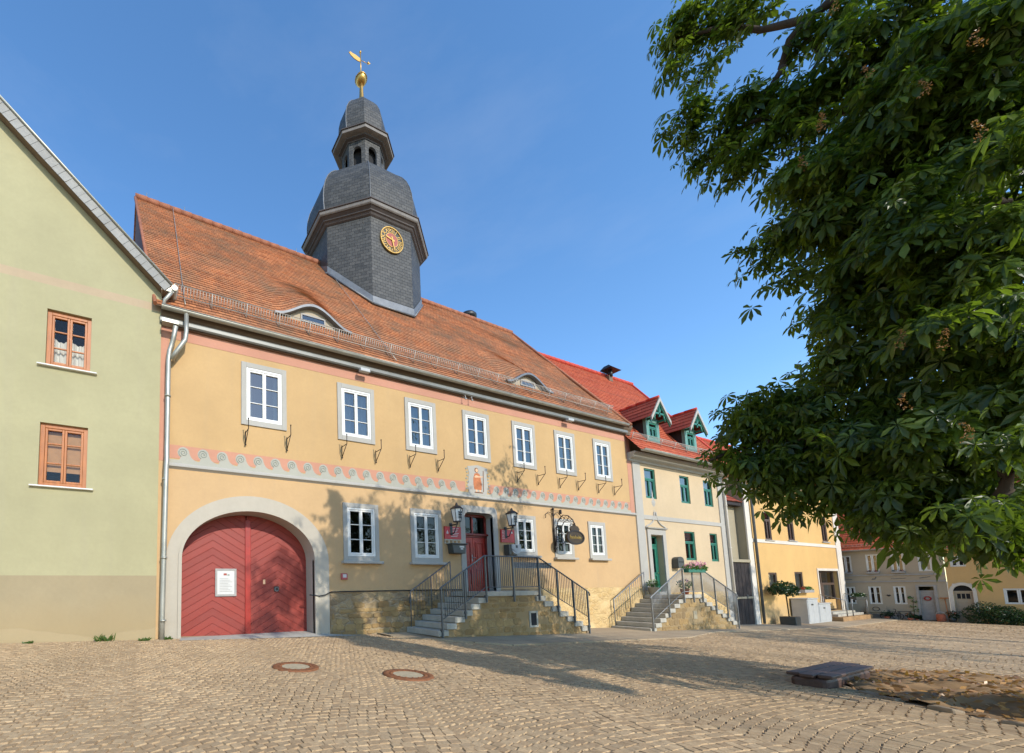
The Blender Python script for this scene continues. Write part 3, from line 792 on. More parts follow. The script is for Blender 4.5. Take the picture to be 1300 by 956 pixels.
for xx in (.95, 7.1):
    cd = MB()                                                       # lightning conductor down the roof
    cd.tube([RL.lerp(RR, (xx+.3)/18.65)+Vector((0,-.05,.12))]+[EL.lerp(ER,(xx-.28)/18.6).lerp(RL.lerp(RR,(xx+.3)/18.65), t)+Vector((.02*math.sin(t*30),-.04,.05)) for t in (.9,.7,.5,.3,.1,.02)], .010, 5)
    cd.build('lightning_wire', K['zinc'], roof)
for fr in (.02, .09, .2, .33, .46): 
    p = RL.lerp(RR, fr); cd = MB(); cd.tube([p, p+Vector((0,-.02,.32))], .009, 4); cd.build('ridge_rod', K['zinc'], roof)
# ---- clock tower
TX, TY, TA, TB = 9.27, 4.6, 2.365, 1.894
C8 = 1/math.cos(PI/8)
def octa(mb, prof, mat=0, uv=True):
    # prof: (scale, z); flat faces with their own uv
    for (s0, z0), (s1, z1) in zip(prof[:-1], prof[1:]):
        for k in range(8):
            a0, a1 = PI/8+PI/4*k, PI/8+PI/4*(k+1)
            P = lambda s_, a, z: (TX+TA*C8*s_*math.cos(a), TY+TB*C8*s_*math.sin(a), z)
            w0, w1 = 1.7*s0, 1.7*s1; L0 = octa.L
            dz = math.hypot(z1-z0, (s1-s0)*2.1)
            uvq = [(k*4+1-w0/2, L0), (k*4+1+w0/2, L0), (k*4+1+w1/2, L0+dz), (k*4+1-w1/2, L0+dz)]
            mb.add([P(s0,a0,z0),P(s0,a1,z0),P(s1,a1,z1),P(s1,a0,z1)], [(0,1,2,3)], mat, [uvq])
        octa.L += dz
octa.L = 0.
t = MB(); octa(t, [(1.,10.5),(1.,16.5)])
tower = t.build('clock_tower', K['slate'], H)
t = MB()
octa(t, [(1.005,16.44),(1.03,16.48),(1.05,16.54),(1.075,16.57),(1.08,16.61),(1.12,16.68),(1.135,16.69)], 1)
octa(t, [(1.135,16.69),(1.15,16.72),(1.155,16.74),(1.16,16.84)], 0); octa(t, [(1.16,16.84),(1.178,16.85),(1.178,16.89),(1.03,16.97)], 1)
t.build('tower_cornice', [K['towertrim'], K['towerdark']], tower)
t = MB(); octa.L = 0.
prof = [(1.03,16.90),(1.05,17.12),(1.065,17.45),(1.065,17.8),(1.05,18.15),(1.01,18.52),(.945,18.88),(.86,19.18),(.765,19.42),(.66,19.60),(.55,19.70),(.44,19.74)]
octa(t, prof); dm = t.build('tower_dome', K['slate'], tower)
t = MB()
for k in (3, 4, 5, 6, 7):                                                   # lead hips
    a = PI/8+PI/4*k
    t.tube([(TX+TA*C8*s_*1.004*math.cos(a), TY+TB*C8*s_*1.004*math.sin(a), z) for s_, z in prof], .026 if k == 4 else .012, 5)
t.build('dome_hip', K['lead'], tower)
# lantern with arched openings
t = MB(); octa.L = 0.
octa(t, [(.47,19.66),(.475,19.76),(.42,19.78)], 1)
for k in range(8):
    a0, a1 = PI/8+PI/4*k, PI/8+PI/4*(k+1); S = .40
    A_, B_ = Vector((TX+TA*C8*S*math.cos(a0), TY+TB*C8*S*math.sin(a0), 0)), Vector((TX+TA*C8*S*math.cos(a1), TY+TB*C8*S*math.sin(a1), 0))
    cen = Vector((TX, TY, 0)); inn = ((A_+B_)/2-cen).normalized()*-.10
    Lw = (B_-A_).length; ax_ = (B_-A_).normalized()
    hw = Lw*.27; z0, zs, zt, zT = 19.78, 20.98, 20.98+hw*1.05, 21.60
    F = lambda u, z, d_=0.: tuple(A_ + ax_*u + inn*d_ + Vector((0,0,z)))
    m_ = Lw/2
    ar = [(m_+hw*math.cos(q), zs+hw*1.05*math.sin(q)) for q in [PI*i/10 for i in range(11)]]
    def fq(p): t.add([F(*q) for q in p], [tuple(range(len(p)))], 0, [[(k*3+q[0], q[1]-20) for q in p]])
    fq([(0,z0),(m_-hw,z0),(m_-hw,zs),(0,zs)]); fq([(m_+hw,z0),(Lw,z0),(Lw,zs),(m_+hw,zs)])
    fq([(0,zs),(m_-hw,zs),(m_-hw,zT),(0,zT)]); fq([(m_+hw,zs),(Lw,zs),(Lw,zT),(m_+hw,zT)])
    for (u0,v0),(u1,v1) in zip(ar[:-1], ar[1:]): fq([(u1,v1),(u0,v0),(u0,zT),(u1,zT)])
    edge = [(m_+hw,z0)]+ar+[(m_-hw,z0)]
    for (u0,v0),(u1,v1) in zip(edge[:-1], edge[1:]): t.add([F(u0,v0),F(u1,v1),F(u1,v1,1.),F(u0,v0,1.)], [(0,1,2,3)], 1)
lan = t.build('lantern', [K['slate'], K['lead']], tower)
t = MB(); 
octa(t, [(.28,19.76),(.28,21.4)], 0); t.build('lantern_core', K['room'], tower)
t = MB()
octa(t, [(.41,21.42),(.42,21.46),(.47,21.50),(.48,21.54)], 1); octa(t, [(.48,21.54),(.535,21.56),(.57,21.58),(.575,21.70)], 0); octa(t, [(.575,21.70),(.595,21.71),(.595,21.75),(.40,21.84)], 1)
t.build('lantern_cornice', [K['towertrim'], K['towerdark']], tower)
t = MB(); octa.L = 0.
prof2 = [(.42,21.78),(.45,22.1),(.46,22.5),(.45,22.9),(.42,23.25),(.365,23.56),(.285,23.84),(.19,24.06),(.105,24.24),(.06,24.36)]
octa(t, prof2); t.build('lantern_dome', K['slate'], tower)
t = MB()
for k in (4,): 
    a = PI/8+PI/4*k; t.tube([(TX+TA*C8*s_*1.01*math.cos(a), TY+TB*C8*s_*1.01*math.sin(a), z) for s_, z in prof2], .02, 5)
t.build('lantern_hip', K['lead'], tower)
t = MB()
t.lathe([(.16,24.28),(.12,24.45),(.085,25.1),(.07,25.32)], TX, TY, 12)
t.ball((TX,TY,25.56), .265, 14); t.tube([(TX-.29,TY,25.60),(TX+.29,TY,25.60)],.02,6)
t.tube([(TX,TY,25.8),(TX,TY,27.0)], .028, 6); t.ball((TX,TY,27.02), .055, 8)
t.lathe([(.28,25.54),(.295,25.56),(.28,25.58)], TX, TY, 18)
t.build('spire', K['gold'], tower)
t = MB()
flag = [(0,26.5),(-.16,26.46),(-.36,26.48),(-.52,26.55),(-.64,26.66),(-.55,26.67),(-.58,26.73),(-.44,26.71),(-.28,26.72),(-.12,26.69),(0,26.66)]
t.prism([(TX+p[0], p[1]) for p in flag], TY-.012, TY+.012)
t.tube([(TX,TY,26.60),(TX+.25,TY,26.62),(TX+.40,TY,26.66)], .012, 5); t.ball((TX+.42,TY,26.67), .05, 6)
t.prism([(TX+.42,26.60),(TX+.56,26.72),(TX+.42,26.78)], TY-.008, TY+.008)
t.build('weather_vane', K['gold'], tower)
# clock on the front face
CX, CY, CZ, CR = 9.25, TY-TB, 15.70, .55
def disc(mb, r, y0, y1, mat, n=40, r0=0.):
    if r0 == 0: mb.prism([(CX+r*math.cos(2*PI*i/n), CZ+r*math.sin(2*PI*i/n)) for i in range(n)], y0, y1, mat)
    else:
        for i in range(n):
            a, b = 2*PI*i/n, 2*PI*(i+1)/n
            mb.prism([(CX+r0*math.cos(a),CZ+r0*math.sin(a)),(CX+r*math.cos(a),CZ+r*math.sin(a)),(CX+r*math.cos(b),CZ+r*math.sin(b)),(CX+r0*math.cos(b),CZ+r0*math.sin(b))], y0, y1, mat)
q = MB(); disc(q, CR*.97, CY-.04, CY+.02, 0); disc(q, CR, CY-.075, CY-.01, 1, 44, CR*.94); disc(q, CR*.52, CY-.055, CY-.01, 2)
disc(q, CR*.56, CY-.06, CY-.02, 1, 40, CR*.52)
ck_ = q.build('clock_face', [K['clockgold'], K['gold'], K['clockred']], tower)
for h_, rom in enumerate(['XII','I','II','III','IIII','V','VI','VII','VIII','IX','X','XI']):
    a = PI/2 - 2*PI*h_/12
    text_mesh(rom, .25, (CX+CR*.745*math.cos(a), CY-.047, CZ+CR*.745*math.sin(a)), 'gold', tower, 'numeral', .004, a-PI/2)
q = MB()
def hand(ang, L, w_, y):
    c_, s_ = math.cos(ang), math.sin(ang); P2 = lambda u, v: (CX+u*c_-v*s_, CZ+u*s_+v*c_)
    q.prism([P2(-.12,-w_), P2(L*.8,-w_*.7), P2(L,0), P2(L*.8,w_*.7), P2(-.12,w_)], y-.012, y)
hand(PI/2-2*PI*28/60, CR*.9, .028, CY-.085); hand(PI/2-2*PI*9.47/12, CR*.6, .036, CY-.07)
q.build('clock_hand', K['gold'], tower)
# flashing where the tower meets the roof
t = MB()
def onroof(x, y): return 8.34+ (y+.22)*1.49 + (.02 if True else 0)
vv = [(TX+TA*C8*1.012*math.cos(PI/8+PI/4*k), TY+TB*C8*1.012*math.sin(PI/8+PI/4*k)) for k in (3,4,5,6,7)]
vv = [vv[0], vv[1], vv[2], vv[3], vv[4]]
for (a, b), (c_, d_) in zip(vv[:-1], vv[1:]):
    z0, z1 = min(onroof(a,b), 15.6), min(onroof(c_,d_), 15.5)
    t.tube([(a,b-.03,z0+.02),(c_,d_-.03,z1+.02)], .045, 5)
    t.quad((a,b-.02,z0),(c_,d_-.02,z1),(c_,d_-.005,z1+.36),(a,b-.005,z0+.36))
t.build('tower_flashing', K['lead'], tower)

# ================================================================== GREEN GABLE HOUSE (left)
G = thing('gabled_house', (-5, 0, .6), 'sage green gabled house with two brown wooden windows at the left edge', 'house')
YG = -.06
gw = [(-1.86,-1.02,6.46,7.72),(-1.90,-1.02,3.86,5.20)]
RX, RZ, EXR, EZR = -6.4, 15.0, .43, 8.86
m = MB()
wall_with_holes(m, -13.2, EXR, 2.0, 8.26, [h for h in gw], YG, .16, 0, 0, 2)
m.quad((-13.2,YG,8.26),(EXR,YG,8.26),(EXR,YG,8.45),(-13.2,YG,8.45), 1)
m.quad((-13.2,YG,8.45),(EXR,YG,8.45),(EXR,YG,EZR),(-13.2,YG,EZR), 0)
m.add([(-13.2,YG,EZR),(EXR,YG,EZR),(RX,YG,RZ)], [(0,1,2)], 0)
m.quad((-13.2,YG,-.2),(EXR,YG,-.2),(EXR,YG,2.0),(-13.2,YG,2.0), 3)
m.quad((EXR,YG,-.2),(EXR,9,-.2),(EXR,9,EZR),(EXR,YG,EZR), 0); m.quad((-13.2,9,-.2),(-13.2,YG,-.2),(-13.2,YG,EZR),(-13.2,9,EZR), 0)
m.build('wall', [K['sage'], K['sageband'], K['room'], K['sagebase']], G)
m = MB()                                                                   # crumbling render lip along the foot
n = 60; rr = random.Random(3)
xs = [-13.2+(13.2+EXR)*i/n for i in range(n+1)]; hs = [gz(x)+.12+.10*rr.random()+.10*math.sin(x*1.9) for x in xs]
for i in range(n):
    for (a,b,c_,d_) in ((YG-.07,YG-.05,0,.55),(YG-.05,YG-.003,.55,1.)):
        z0a, z0b = gz(xs[i])-.2, gz(xs[i+1])-.2
        p = lambda k, t, y: (xs[k], y, (gz(xs[k])-.2)*(1-t)+hs[k]*t)
        m.quad(p(i,c_,a),p(i+1,c_,a),p(i+1,d_,b),p(i,d_,b))
m.build('foot_render', K['sagebase'], G)
for i, (a, b, c, d) in enumerate(gw):
    window(G, a, b, c, d, YG+.075, fm='orangewood', rows=(.36,.72) if i else (.34,.68), curtain=('half', .62) if i == 0 else ('tan', .78), fw=.085, mw=.03, gl='glassclear',
           sill=dict(m='whitewood', over=.06, out=.15, h=.035))
r = MB()
nr = Vector((.0,0,.1))
roof_sheet(r, (EXR+.18, YG-.22, EZR-.17+.12), (EXR+.18, 9.2, EZR-.17+.12), (RX, 9.2, RZ+.12), (RX, YG-.22, RZ+.12), .25, 12, .02)
roof_sheet(r, (-13.4, 9.2, EZR-.05), (-13.4, YG-.22, EZR-.05), (RX, YG-.22, RZ+.12), (RX, 9.2, RZ+.12), .25, 12, .02)
gr = r.build('roof', K['tiledark'], G)
v = MB()
d = Vector((RX-EXR-.18, 0, RZ-EZR+.17)); L = d.length; dn = d.normalized(); up = Vector((-dn.z, 0, dn.x))
if up.z < 0: up = -up
b0 = Vector((EXR+.18, YG-.22, EZR-.17+.13)); 
nseg = int(L/.34)
for i in range(nseg):
    p, q = b0+d*(i/nseg), b0+d*((i+1)/nseg)
    a = rr.uniform(-.006,.006)
    v.add([p-up*.20+Vector((0,-.008-a,0)), p+up*.03+Vector((0,-.004,0)), q+up*.03+Vector((0,0,0)), q-up*.20+Vector((0,-.001,0))], [(0,1,2,3)], 0, [[(i*.34,0),(i*.34,.29),(i*.34+.33,.29),(i*.34+.33,0)]])
    v.quad(p-up*.20, q-up*.20, q-up*.20+Vector((0,.2,0)), p-up*.20+Vector((0,.2,0)), 1)
v.tube([b0+up*.045+Vector((0,-.02,0)), b0+d+up*.045+Vector((0,-.02,0))], .03, 6, 2)
v.build('verge_board', [K['verge'], K['brownwood'], K['zinc']], gr)
v = MB()
v.box(EXR-.02, EXR+.26, YG-.20, 8.8, EZR-.16, EZR-.05); v.tube([(EXR+.27,YG-.24,EZR-.06),(EXR+.27,9,EZR-.06)], .07, 8)
v.tube([(EXR+.25,YG-.18,EZR-.1),(EXR+.06,YG-.10,EZR-.34),(EXR+.03,YG+.02,EZR-.62)], .045, 8)
v.build('gutter', K['zinc'], G)

# ================================================================== HOUSE WITH GREEN WINDOWS
B = thing('cream_house', (23, 0, gz(23)), 'cream house with green windows and door and two gabled roof dormers', 'house')
X0, X1 = 19.20, 26.75
up_ = [(20.10,20.92,5.38,6.70),(22.90,23.70,5.38,6.66),(24.98,25.78,5.38,6.64)]
lo_ = [(22.88,23.76,2.74,4.06),(25.12,25.80,2.72,4.06)]
dr = (20.12, 21.02, 1.22, 3.76)
m = MB()
wall_with_holes(m, X0, X1, -.6, 7.3, up_+lo_+[dr], 0., .20, 0, 0, 1)
m.quad((X1,0,-.8),(X1,8,-.8),(X1,8,7.3),(X1,0,7.3), 0)
m.add([(X1,0,7.3),(X1,8,7.3),(X1,3.5,13.4)], [(0,1,2)], 0)
m.build('wall', [K['cream'], K['room']], B)
m = MB()
m.box(X0+.02, X0+.56, -.03, .01, 1.42, 6.88); m.box(X1-.5, X1+.015, -.03, .01, -.6, 6.88)
m.box(X0+.56, X1-.5, -.032, .01, 4.44, 4.62)
m.xprism([(.01,6.86),(-.06,6.88),(-.08,6.95),(-.20,7.0),(-.26,7.12),(-.30,7.14),(-.30,7.22),(.01,7.22)], X0-.25, X1+.1)
m.build('trim', K['greytrim'], B)
m = MB(); m.box(X0+.02, X1, -.02, .01, -.6, 1.3); m.build('stone_plinth', K['plinthr'], B)
for a, b, c, d in up_: window(B, a, b, c, d, .05, fm='greenwood', rows=(), transom=.66, sur='greytrim', surw=.09, gl='glass', curtain=('blind', .95))
window(B, *lo_[0], .05, fm='greenwood', rows=(), transom=.64, sur='greytrim', surw=.09, curtain=('blind', .36))
window(B, *lo_[1], .05, fm='greenwood', rows=(), transom=.64, sur='greytrim', surw=.09, curtain=('blind', .8))
# door
m = MB()
frame_ring(m, dr[0]-.24, dr[1]+.24, dr[2]-.1, dr[3]+.26, .235, -.05, .02)
m.xprism([(.02,dr[3]+.27),(-.10,dr[3]+.27),(-.13,dr[3]+.33),(.02,dr[3]+.35)], dr[0]-.3, dr[1]+.3)
m.build('door_surround', K['greytrim'], B, .008)
m = MB()                                                                    # painted keel-arch ornament over the door
yy = -.012; cx = 20.62
for sg in (-1, 1):
    pts = [(cx+sg*.72, 4.03), (cx+sg*.74, 4.12), (cx+sg*.62, 4.17), (cx+sg*.40, 4.24), (cx+sg*.22, 4.36), (cx+sg*.10, 4.56), (cx+sg*.05, 4.80)]
    m.tube([(p[0],yy,p[1]) for p in pts], .035, 6)
m.lathe([(.05,4.78),(.10,4.86),(.03,4.92),(.06,5.0),(.15,5.12),(.17,5.26),(.09,5.34),(.13,5.38),(.04,5.44),(.04,5.60),(.005,5.78)], cx, .02, 12, 0, 1., .25)
m.build('door_ornament', K['greytrim'], B)
m = MB(); frame_ring(m, dr[0], dr[1], dr[2], dr[3], .07, .19, .27); m.box(dr[0]+.07, dr[1]-.07, .19, .26, 3.34, 3.42)
gd = m.build('door', K['greenwood'], B, .006)
m = MB()
w0, w1 = dr[0]+.07, dr[1]-.07
frame_ring(m, w0+.005, w1-.005, dr[2]+.04, 3.33, .13, .20, .25); m.box(w0+.13, w1-.13, .205, .245, 2.02, 2.18)
m.box(w0+.15, w1-.15, .225, .24, 1.38, 2.02); frame_ring(m, w0+.2, w1-.2, 1.48, 1.92, .05, .205, .225)
m.box((w0+w1)/2-.03, (w0+w1)/2+.03, .21, .245, 2.18, 3.2)
m.build('door_leaf', K['greenwood'], gd, .006)
m = MB(); m.quad((w0,.24,2.18),(w1,.24,2.18),(w1,.24,3.22),(w0,.24,3.22)); m.quad((w0,.245,3.42),(w1,.245,3.42),(w1,.245,3.7),(w0,.245,3.7)); m.build('pane', K['glassdk'], gd)
m = MB()
for k in range(3):
    sp = spiral((w0+w1)/2, 2.5+k*.28, .02, .13, 0, PI*2.6, 20); m.tube([(p[0],.20,p[1]) for p in sp], .008, 4)
m.build('door_grille', K['black'], gd)
m = MB(); m.tube([(w1-.06,.2,2.16),(w1-.06,.14,2.16),(w1-.16,.14,2.16)], .012, 6); m.build('door_handle', K['gold'], gd)
# roof
E0, E1, R1, R0 = (X0-.30,-.50,7.22),(X1+.15,-.50,7.22),(X1+.2,3.5,13.55),(18.35,3.5,13.55)
r = MB(); roof_sheet(r, E0, E1, R1, R0, .18, 26, .02, 0, .012, (), 5)
r.quad(R0, R1, (X1+.15,8.3,7.2), (18.4,8.3,7.2), 0, [(0,0),(8,0),(8,8),(0,8)])
br = r.build('roof', K['tilered'], B)
m = MB(); ridge_caps(m, (18.5,3.5,13.58), (X1+.2,3.5,13.58), .11); m.build('ridge_tiles', K['ridgered'], br)
m = MB(); m.tube([Vector(E1)+Vector((0,0,.02)), Vector(R1)+Vector((0,0,.02))], .06, 6); m.build('verge_edge', K['ridgered'], br)
m = MB(); gutter(m, X0-.25, X1+.1, -.58, 7.20); m.build('gutter', K['zinc'], B)
m = MB()
m.tube([(X1-.02,-.58,7.12),(X1-.02,-.5,6.95),(X1-.05,-.12,6.75),(X1-.05,-.10,6.5),(X1-.05,-.10,-.4)], .05, 8)
for z in (5.5, 3.4, 1.2): m.tube([(X1-.05,-.10,z-.02),(X1-.05,-.10,z+.02)], .064, 8)
m.build('downpipe', K['white'], B)
snow_guard(br, X0-.2, X1-.05, -.18, 7.74, .30, 1.5, .09)
m = MB()
m.box(24.25,24.57,3.2,3.5,12.9,13.45, 1); m.lathe([(.10,13.4),(.10,13.75)], 24.4, 3.2, 8, 0)
m.add([(23.95,2.9,13.76),(24.9,2.9,13.72),(24.9,3.5,13.72),(23.95,3.5,13.76),(24.1,3.1,13.98),(24.75,3.1,13.86),(24.75,3.35,13.86),(24.1,3.35,13.98)], [(0,1,5,4),(1,2,6,5),(2,3,7,6),(3,0,4,7),(4,5,6,7),(3,2,1,0)], 0)
m.build('chimney_cowl', [K['black'], K['brownwood']], br)
def roofz(y): return 7.22+(y+.5)*1.5825
for dx in (21.0, 24.15):
    yF = -.02; zb = roofz(yF); hw = .50; zw = zb+1.02; pk = zw+.84; ov = .34; HW = hw+.26
    dm_ = MB()
    # front wall + cheeks
    frame_ring(dm_, dx-hw, dx+hw, zb-.05, zw+.04, .20, yF-.02, yF+.1, 0)
    dm_.prism([(dx-hw, zw), (dx+hw, zw), (dx, zw+.78)], yF+.02, yF+.1, 0)
    yB = yF+(zw-zb)/1.5825
    for sg in (-1, 1):
        xx = dx+sg*(hw-.02)
        dm_.add([(xx,yF+.02,zb-.1),(xx,yF+.02,zw+.04),(xx,yB,zw+.04)], [(0,1,2)], 1)
    dd = dm_.build('gabled_dormer', [K['greenpale'], K['darkwood']], br)
    a = MB()
    yr = -.5+(pk+.05-7.22)/1.5825+.1; ye = -.5+(zw-.10-7.22)/1.5825+.05
    roof_sheet(a, (dx-HW, ye, zw-.10), (dx-HW, yF-ov, zw-.10), (dx, yF-ov, pk+.05), (dx, yr, pk+.05), .26, 8, .02, 0, .003)
    roof_sheet(a, (dx+HW, yF-ov, zw-.10), (dx+HW, ye, zw-.10), (dx, yr, pk+.05), (dx, yF-ov, pk+.05), .26, 8, .02, 0, .003)
    a.build('dormer_roof', K['tiledark'], br)
    a = MB(); ridge_caps(a, (dx,yF-ov,pk+.07),(dx,yr,pk+.07), .07); a.build('dormer_ridge', K['ridgered'], br)
    a = MB()
    sl = (pk+.15-zw)/HW
    for sg in (-1, 1):
        p = [(dx, pk+.04), (dx+sg*HW, zw-.11), (dx+sg*HW, zw-.28), (dx, pk-.15)]
        if sg > 0: p = list(p)
        else: p = list(reversed(p))
        a.prism(p, yF-ov-.03, yF-ov+.02)
    a.build('barge_board', K['greytrim'], br)
    a = MB()                                                                # carved gable truss
    a.box(dx-.36, dx+.36, yF-ov+.03, yF-ov+.08, zw+.10, zw+.18); a.box(dx-.035, dx+.035, yF-ov+.03, yF-ov+.085, zw+.0, pk-.14)
    for sg in (-1, 1):
        a.tube([(dx+sg*.06,yF-ov+.055,zw+.16),(dx+sg*.16,yF-ov+.055,zw+.42)], .025, 5); a.tube([(dx+sg*.32,yF-ov+.055,zw+.14),(dx+sg*.42,yF-ov+.055,zw-.18)], .03, 5)
        q = [(dx, pk-.15), (dx+sg*HW, zw-.28), (dx+sg*HW, zw-.35), (dx, pk-.24)]
        a.prism(q if sg > 0 else list(reversed(q)), yF-ov+.02, yF-ov+.06)
        a.box(dx+sg*.4-.04, dx+sg*.4+.04, yF-ov+.04, yF, zw-.12, zw-.04)
    a.build('gable_truss', K['greenwood'], br)
    w_ = window(br, dx-.31, dx+.31, zb+.16, zw-.18, yF+.0, fm='greenwood', rows=(), transom=.7, fw=.06, curtain=None, name='dormer_window')
    c_ = MB()
    for sg in (-1, 1):
        for i in range(5): c_.quad((dx+sg*(.04+.045*i),yF+.16+.02*(i%2),zb+.22),(dx+sg*(.085+.045*i),yF+.16+.02*((i+1)%2),zb+.22),(dx+sg*(.12+.04*i),yF+.16+.02*((i+1)%2),zw-.25),(dx+sg*(.10+.035*i),yF+.16+.02*(i%2),zw-.25))
    c_.quad((dx-.32,yF+.3,zb),(dx+.32,yF+.3,zb),(dx+.32,yF+.3,zw),(dx-.32,yF+.3,zw), 1)
    c_.build('dormer_curtain', [K['curtain'], K['room']], br)

# ================================================================== RECESS: back building and dark gate
P = thing('back_building', (28, .4, -.5), 'dull grey wall under red tiles in the gap left of the yellow house', 'outbuilding')
m = MB(); m.quad((26.77,.35,-.6),(28.84,.35,-.6),(28.84,.35,5.9),(26.77,.35,5.9)); m.quad((28.84,.35,-.6),(28.84,6,-.6),(28.84,6,5.9),(28.84,.35,5.9)); m.build('wall', K['dullgrey'], P)
m = MB(); roof_sheet(m, (26.79,.02,5.85), (28.82,.02,5.85), (28.82,5.0,10.6), (26.79,5.0,10.6), .30, 12, .035, 0, .02, (), 8); pr = m.build('roof', K['tiledark'], P)
m = MB(); m.box(26.79,28.82,.06,.34,5.66,5.80); m.build('soffit', K['darkwood'], P)
m = MB(); ridge_caps(m, (26.79,5.0,10.65), (28.82,5.0,10.65), .12); m.build('ridge_tiles', K['ridgered'], pr)
Q_ = thing('yard_gate', (27.8, .04, -.45), 'tall dark board gate closing the gap beside the yellow house', 'gate')
m = MB()
for i in range(11): 
    a = 26.82+.185*i; m.box(a, a+.178, .02+.006*(i%2), .06, -.45, 2.72)
m.build('board_panel', K['darkwood'], Q_)
m = MB(); m.box(26.77,28.83,-.06,.2,2.72,2.86); m.box(26.77,28.83,-.01,.018,.9,1.0); m.build('cap_beam', K['dullgrey'], Q_)
m = MB(); m.box(28.2,28.24,-.03,.0,.9,1.1); m.build('latch', K['rail'], Q_)

# ================================================================== YELLOW HOUSE
Yh = thing('yellow_house', (35, 0, -.5), 'yellow house with white corners, brown windows and glazed entrance by the end of the row', 'house')
X0, X1 = 28.86, 41.25
uw = [(30.95,31.75,3.98,5.5),(33.80,34.65,4.05,5.5),(38.60,39.45,4.15,5.75)]
lw = [(30.82,31.80,1.18,2.22),(34.05,35.1,1.16,2.27)]
dr = (37.30, 40.30, -.05, 2.36)
m = MB(); wall_with_holes(m, X0, X1, -.7, 7.2, uw+lw+[dr], 0., .16, 0, 0, 1)
m.quad((X1,0,-.7),(X1,9,-.7),(X1,9,7.2),(X1,0,7.2)); m.quad((X0,9,-.7),(X0,0,-.7),(X0,0,7.2),(X0,9,7.2), 2)
m.add([(X0,9,7.2),(X0,0,7.2),(X0,4.5,11.8)], [(0,1,2)]); m.add([(X1,0,7.2),(X1,9,7.2),(X1,4.5,11.8)], [(0,1,2)])
m.build('wall', [K['peach'], K['room'], K['dullgrey']], Yh)
m = MB(); m.box(X0-.02, X0+.45, -.035, .02, -.7, 7.1); m.box(X1-.75, X1+.015, -.035, .02, -.7, 7.1); m.box(X0+.45, X1-.75, -.03, .02, 3.80, 3.98)
m.box(X0-.1, X1+.1, -.25, .02, 7.0, 7.2)
m.build('white_trim', K['white'], Yh)
for a, b, c, d in uw: window(Yh, a, b, c, d, .025, fm='brownframe', rows=(), transom=.72, sur='white', surw=.10, surbot=False, sill=dict(m='greytrim', over=.1, out=.1, h=.06), curtain=('side', .3))
window(Yh, *lw[0], .025, fm='brownframe', rows=(), sashes=1, sur='white', surw=.12, surbot=False, curtain=('blind', .97))
window(Yh, *lw[1], .025, fm='brownframe', rows=(), sashes=1, sur='white', surw=.12, surbot=False, sill=dict(m='greytrim', over=.2, out=.16, h=.07), curtain=('blind', .97))
m = MB(); m.box(dr[0]-.14,dr[0],-.03,.02,dr[2],dr[3]+.14); m.box(dr[1],dr[1]+.14,-.03,.02,dr[2],dr[3]+.14); m.box(dr[0],dr[1],-.03,.02,dr[3],dr[3]+.14); m.build('door_surround', K['white'], Yh)
m = MB(); frame_ring(m, dr[0], dr[1], dr[2], dr[3], .09, .16, .26); m.box(dr[0]+.09, dr[1]-.09, .16, .25, 1.50, 1.64); m.box(38.05,38.5,.15,.25,dr[2],1.5); m.box(38.2,38.34,.16,.25,1.64,dr[3]-.09)
ed = m.build('entrance', K['brownframe'], Yh, .006)
m = MB(); m.quad((dr[0]+.05,.22,dr[2]),(dr[1]-.05,.22,dr[2]),(dr[1]-.05,.22,dr[3]-.05),(dr[0]+.05,.22,dr[3]-.05)); m.build('pane', K['glass'], ed)
m = MB(); m.box(dr[0]+.1,38.02,.28,.30,.9,1.5); m.box(38.5,dr[1]-.12,.28,.30,.75,1.5); m.box(38.5,dr[1]-.12,.30,.32,.0,.8); m.build('blind', K['whiteblind'], ed)
m = MB(); m.box(38.50,dr[1]-.10,.17,.2,dr[2]+.09,.62); m.build('lower_panel', K['peach'], ed)
m = MB(); m.tube([(X0+.62,-.55,7.0),(X0+.62,-.12,6.7),(X0+.62,-.10,6.4),(X0+.62,-.10,-.4)], .055, 8); m.build('downpipe', K['raildark'], Yh)
r = MB(); roof_sheet(r, (X0-.15,-.55,7.1), (X1+.2,-.55,7.1), (X1+.2,4.5,12.0), (X0-.15,4.5,12.0), .22, 30, .02, 0, .015, (), 9)
r.quad((X0-.15,4.5,12.0),(X1+.2,4.5,12.0),(X1+.2,9.5,7.1),(X0-.15,9.5,7.1), 0, [(0,0),(12,0),(12,7),(0,7)])
yr = r.build('roof', K['tilered'], Yh)
m = MB(); ridge_caps(m, (X0-.15,4.5,12.04), (X1+.2,4.5,12.04), .12); m.build('ridge_tiles', K['ridgered'], yr)

# ================================================================== END HOUSES (they face left, across the square)
XF[0] = Matrix.Translation((42.0, 0, 0)) @ Matrix.Rotation(-PI/2, 4, 'Z')    # local x runs toward the viewer, local y into the wall
XF0 = XF[0]
W = thing('pale_grey_house', tuple(XF0 @ Vector((1.5,0,-.6))), 'pale grey two storey house with grey framed windows at the end of the square', 'house')
ups = [(-.28,.20,2.24,3.34),(.74,1.20,2.24,3.36),(1.62,2.08,2.24,3.34),(2.52,2.96,2.24,3.32)]
los = [(-.20,.22,.28,1.36),(.70,1.16,.29,1.38),(1.58,2.0,.31,1.38)]
gdr = (2.42,2.90,-.56,1.34)
m = MB(); wall_with_holes(m, -1.2, 3.32, -.9, 3.7, ups+los+[gdr], 0., .10, 0, 0, 1)
m.quad((-1.2,0,-.9),(-1.2,6,-.9),(-1.2,6,3.7),(-1.2,0,3.7)); m.add([(-1.2,0,3.7),(-1.2,6,3.7),(-1.2,3,7.4)], [(0,1,2)]); m.add([(3.32,0,3.7),(3.32,6,3.7),(3.32,3,7.4)], [(0,1,2)])
m.build('wall', [K['greywall'], K['room']], W)
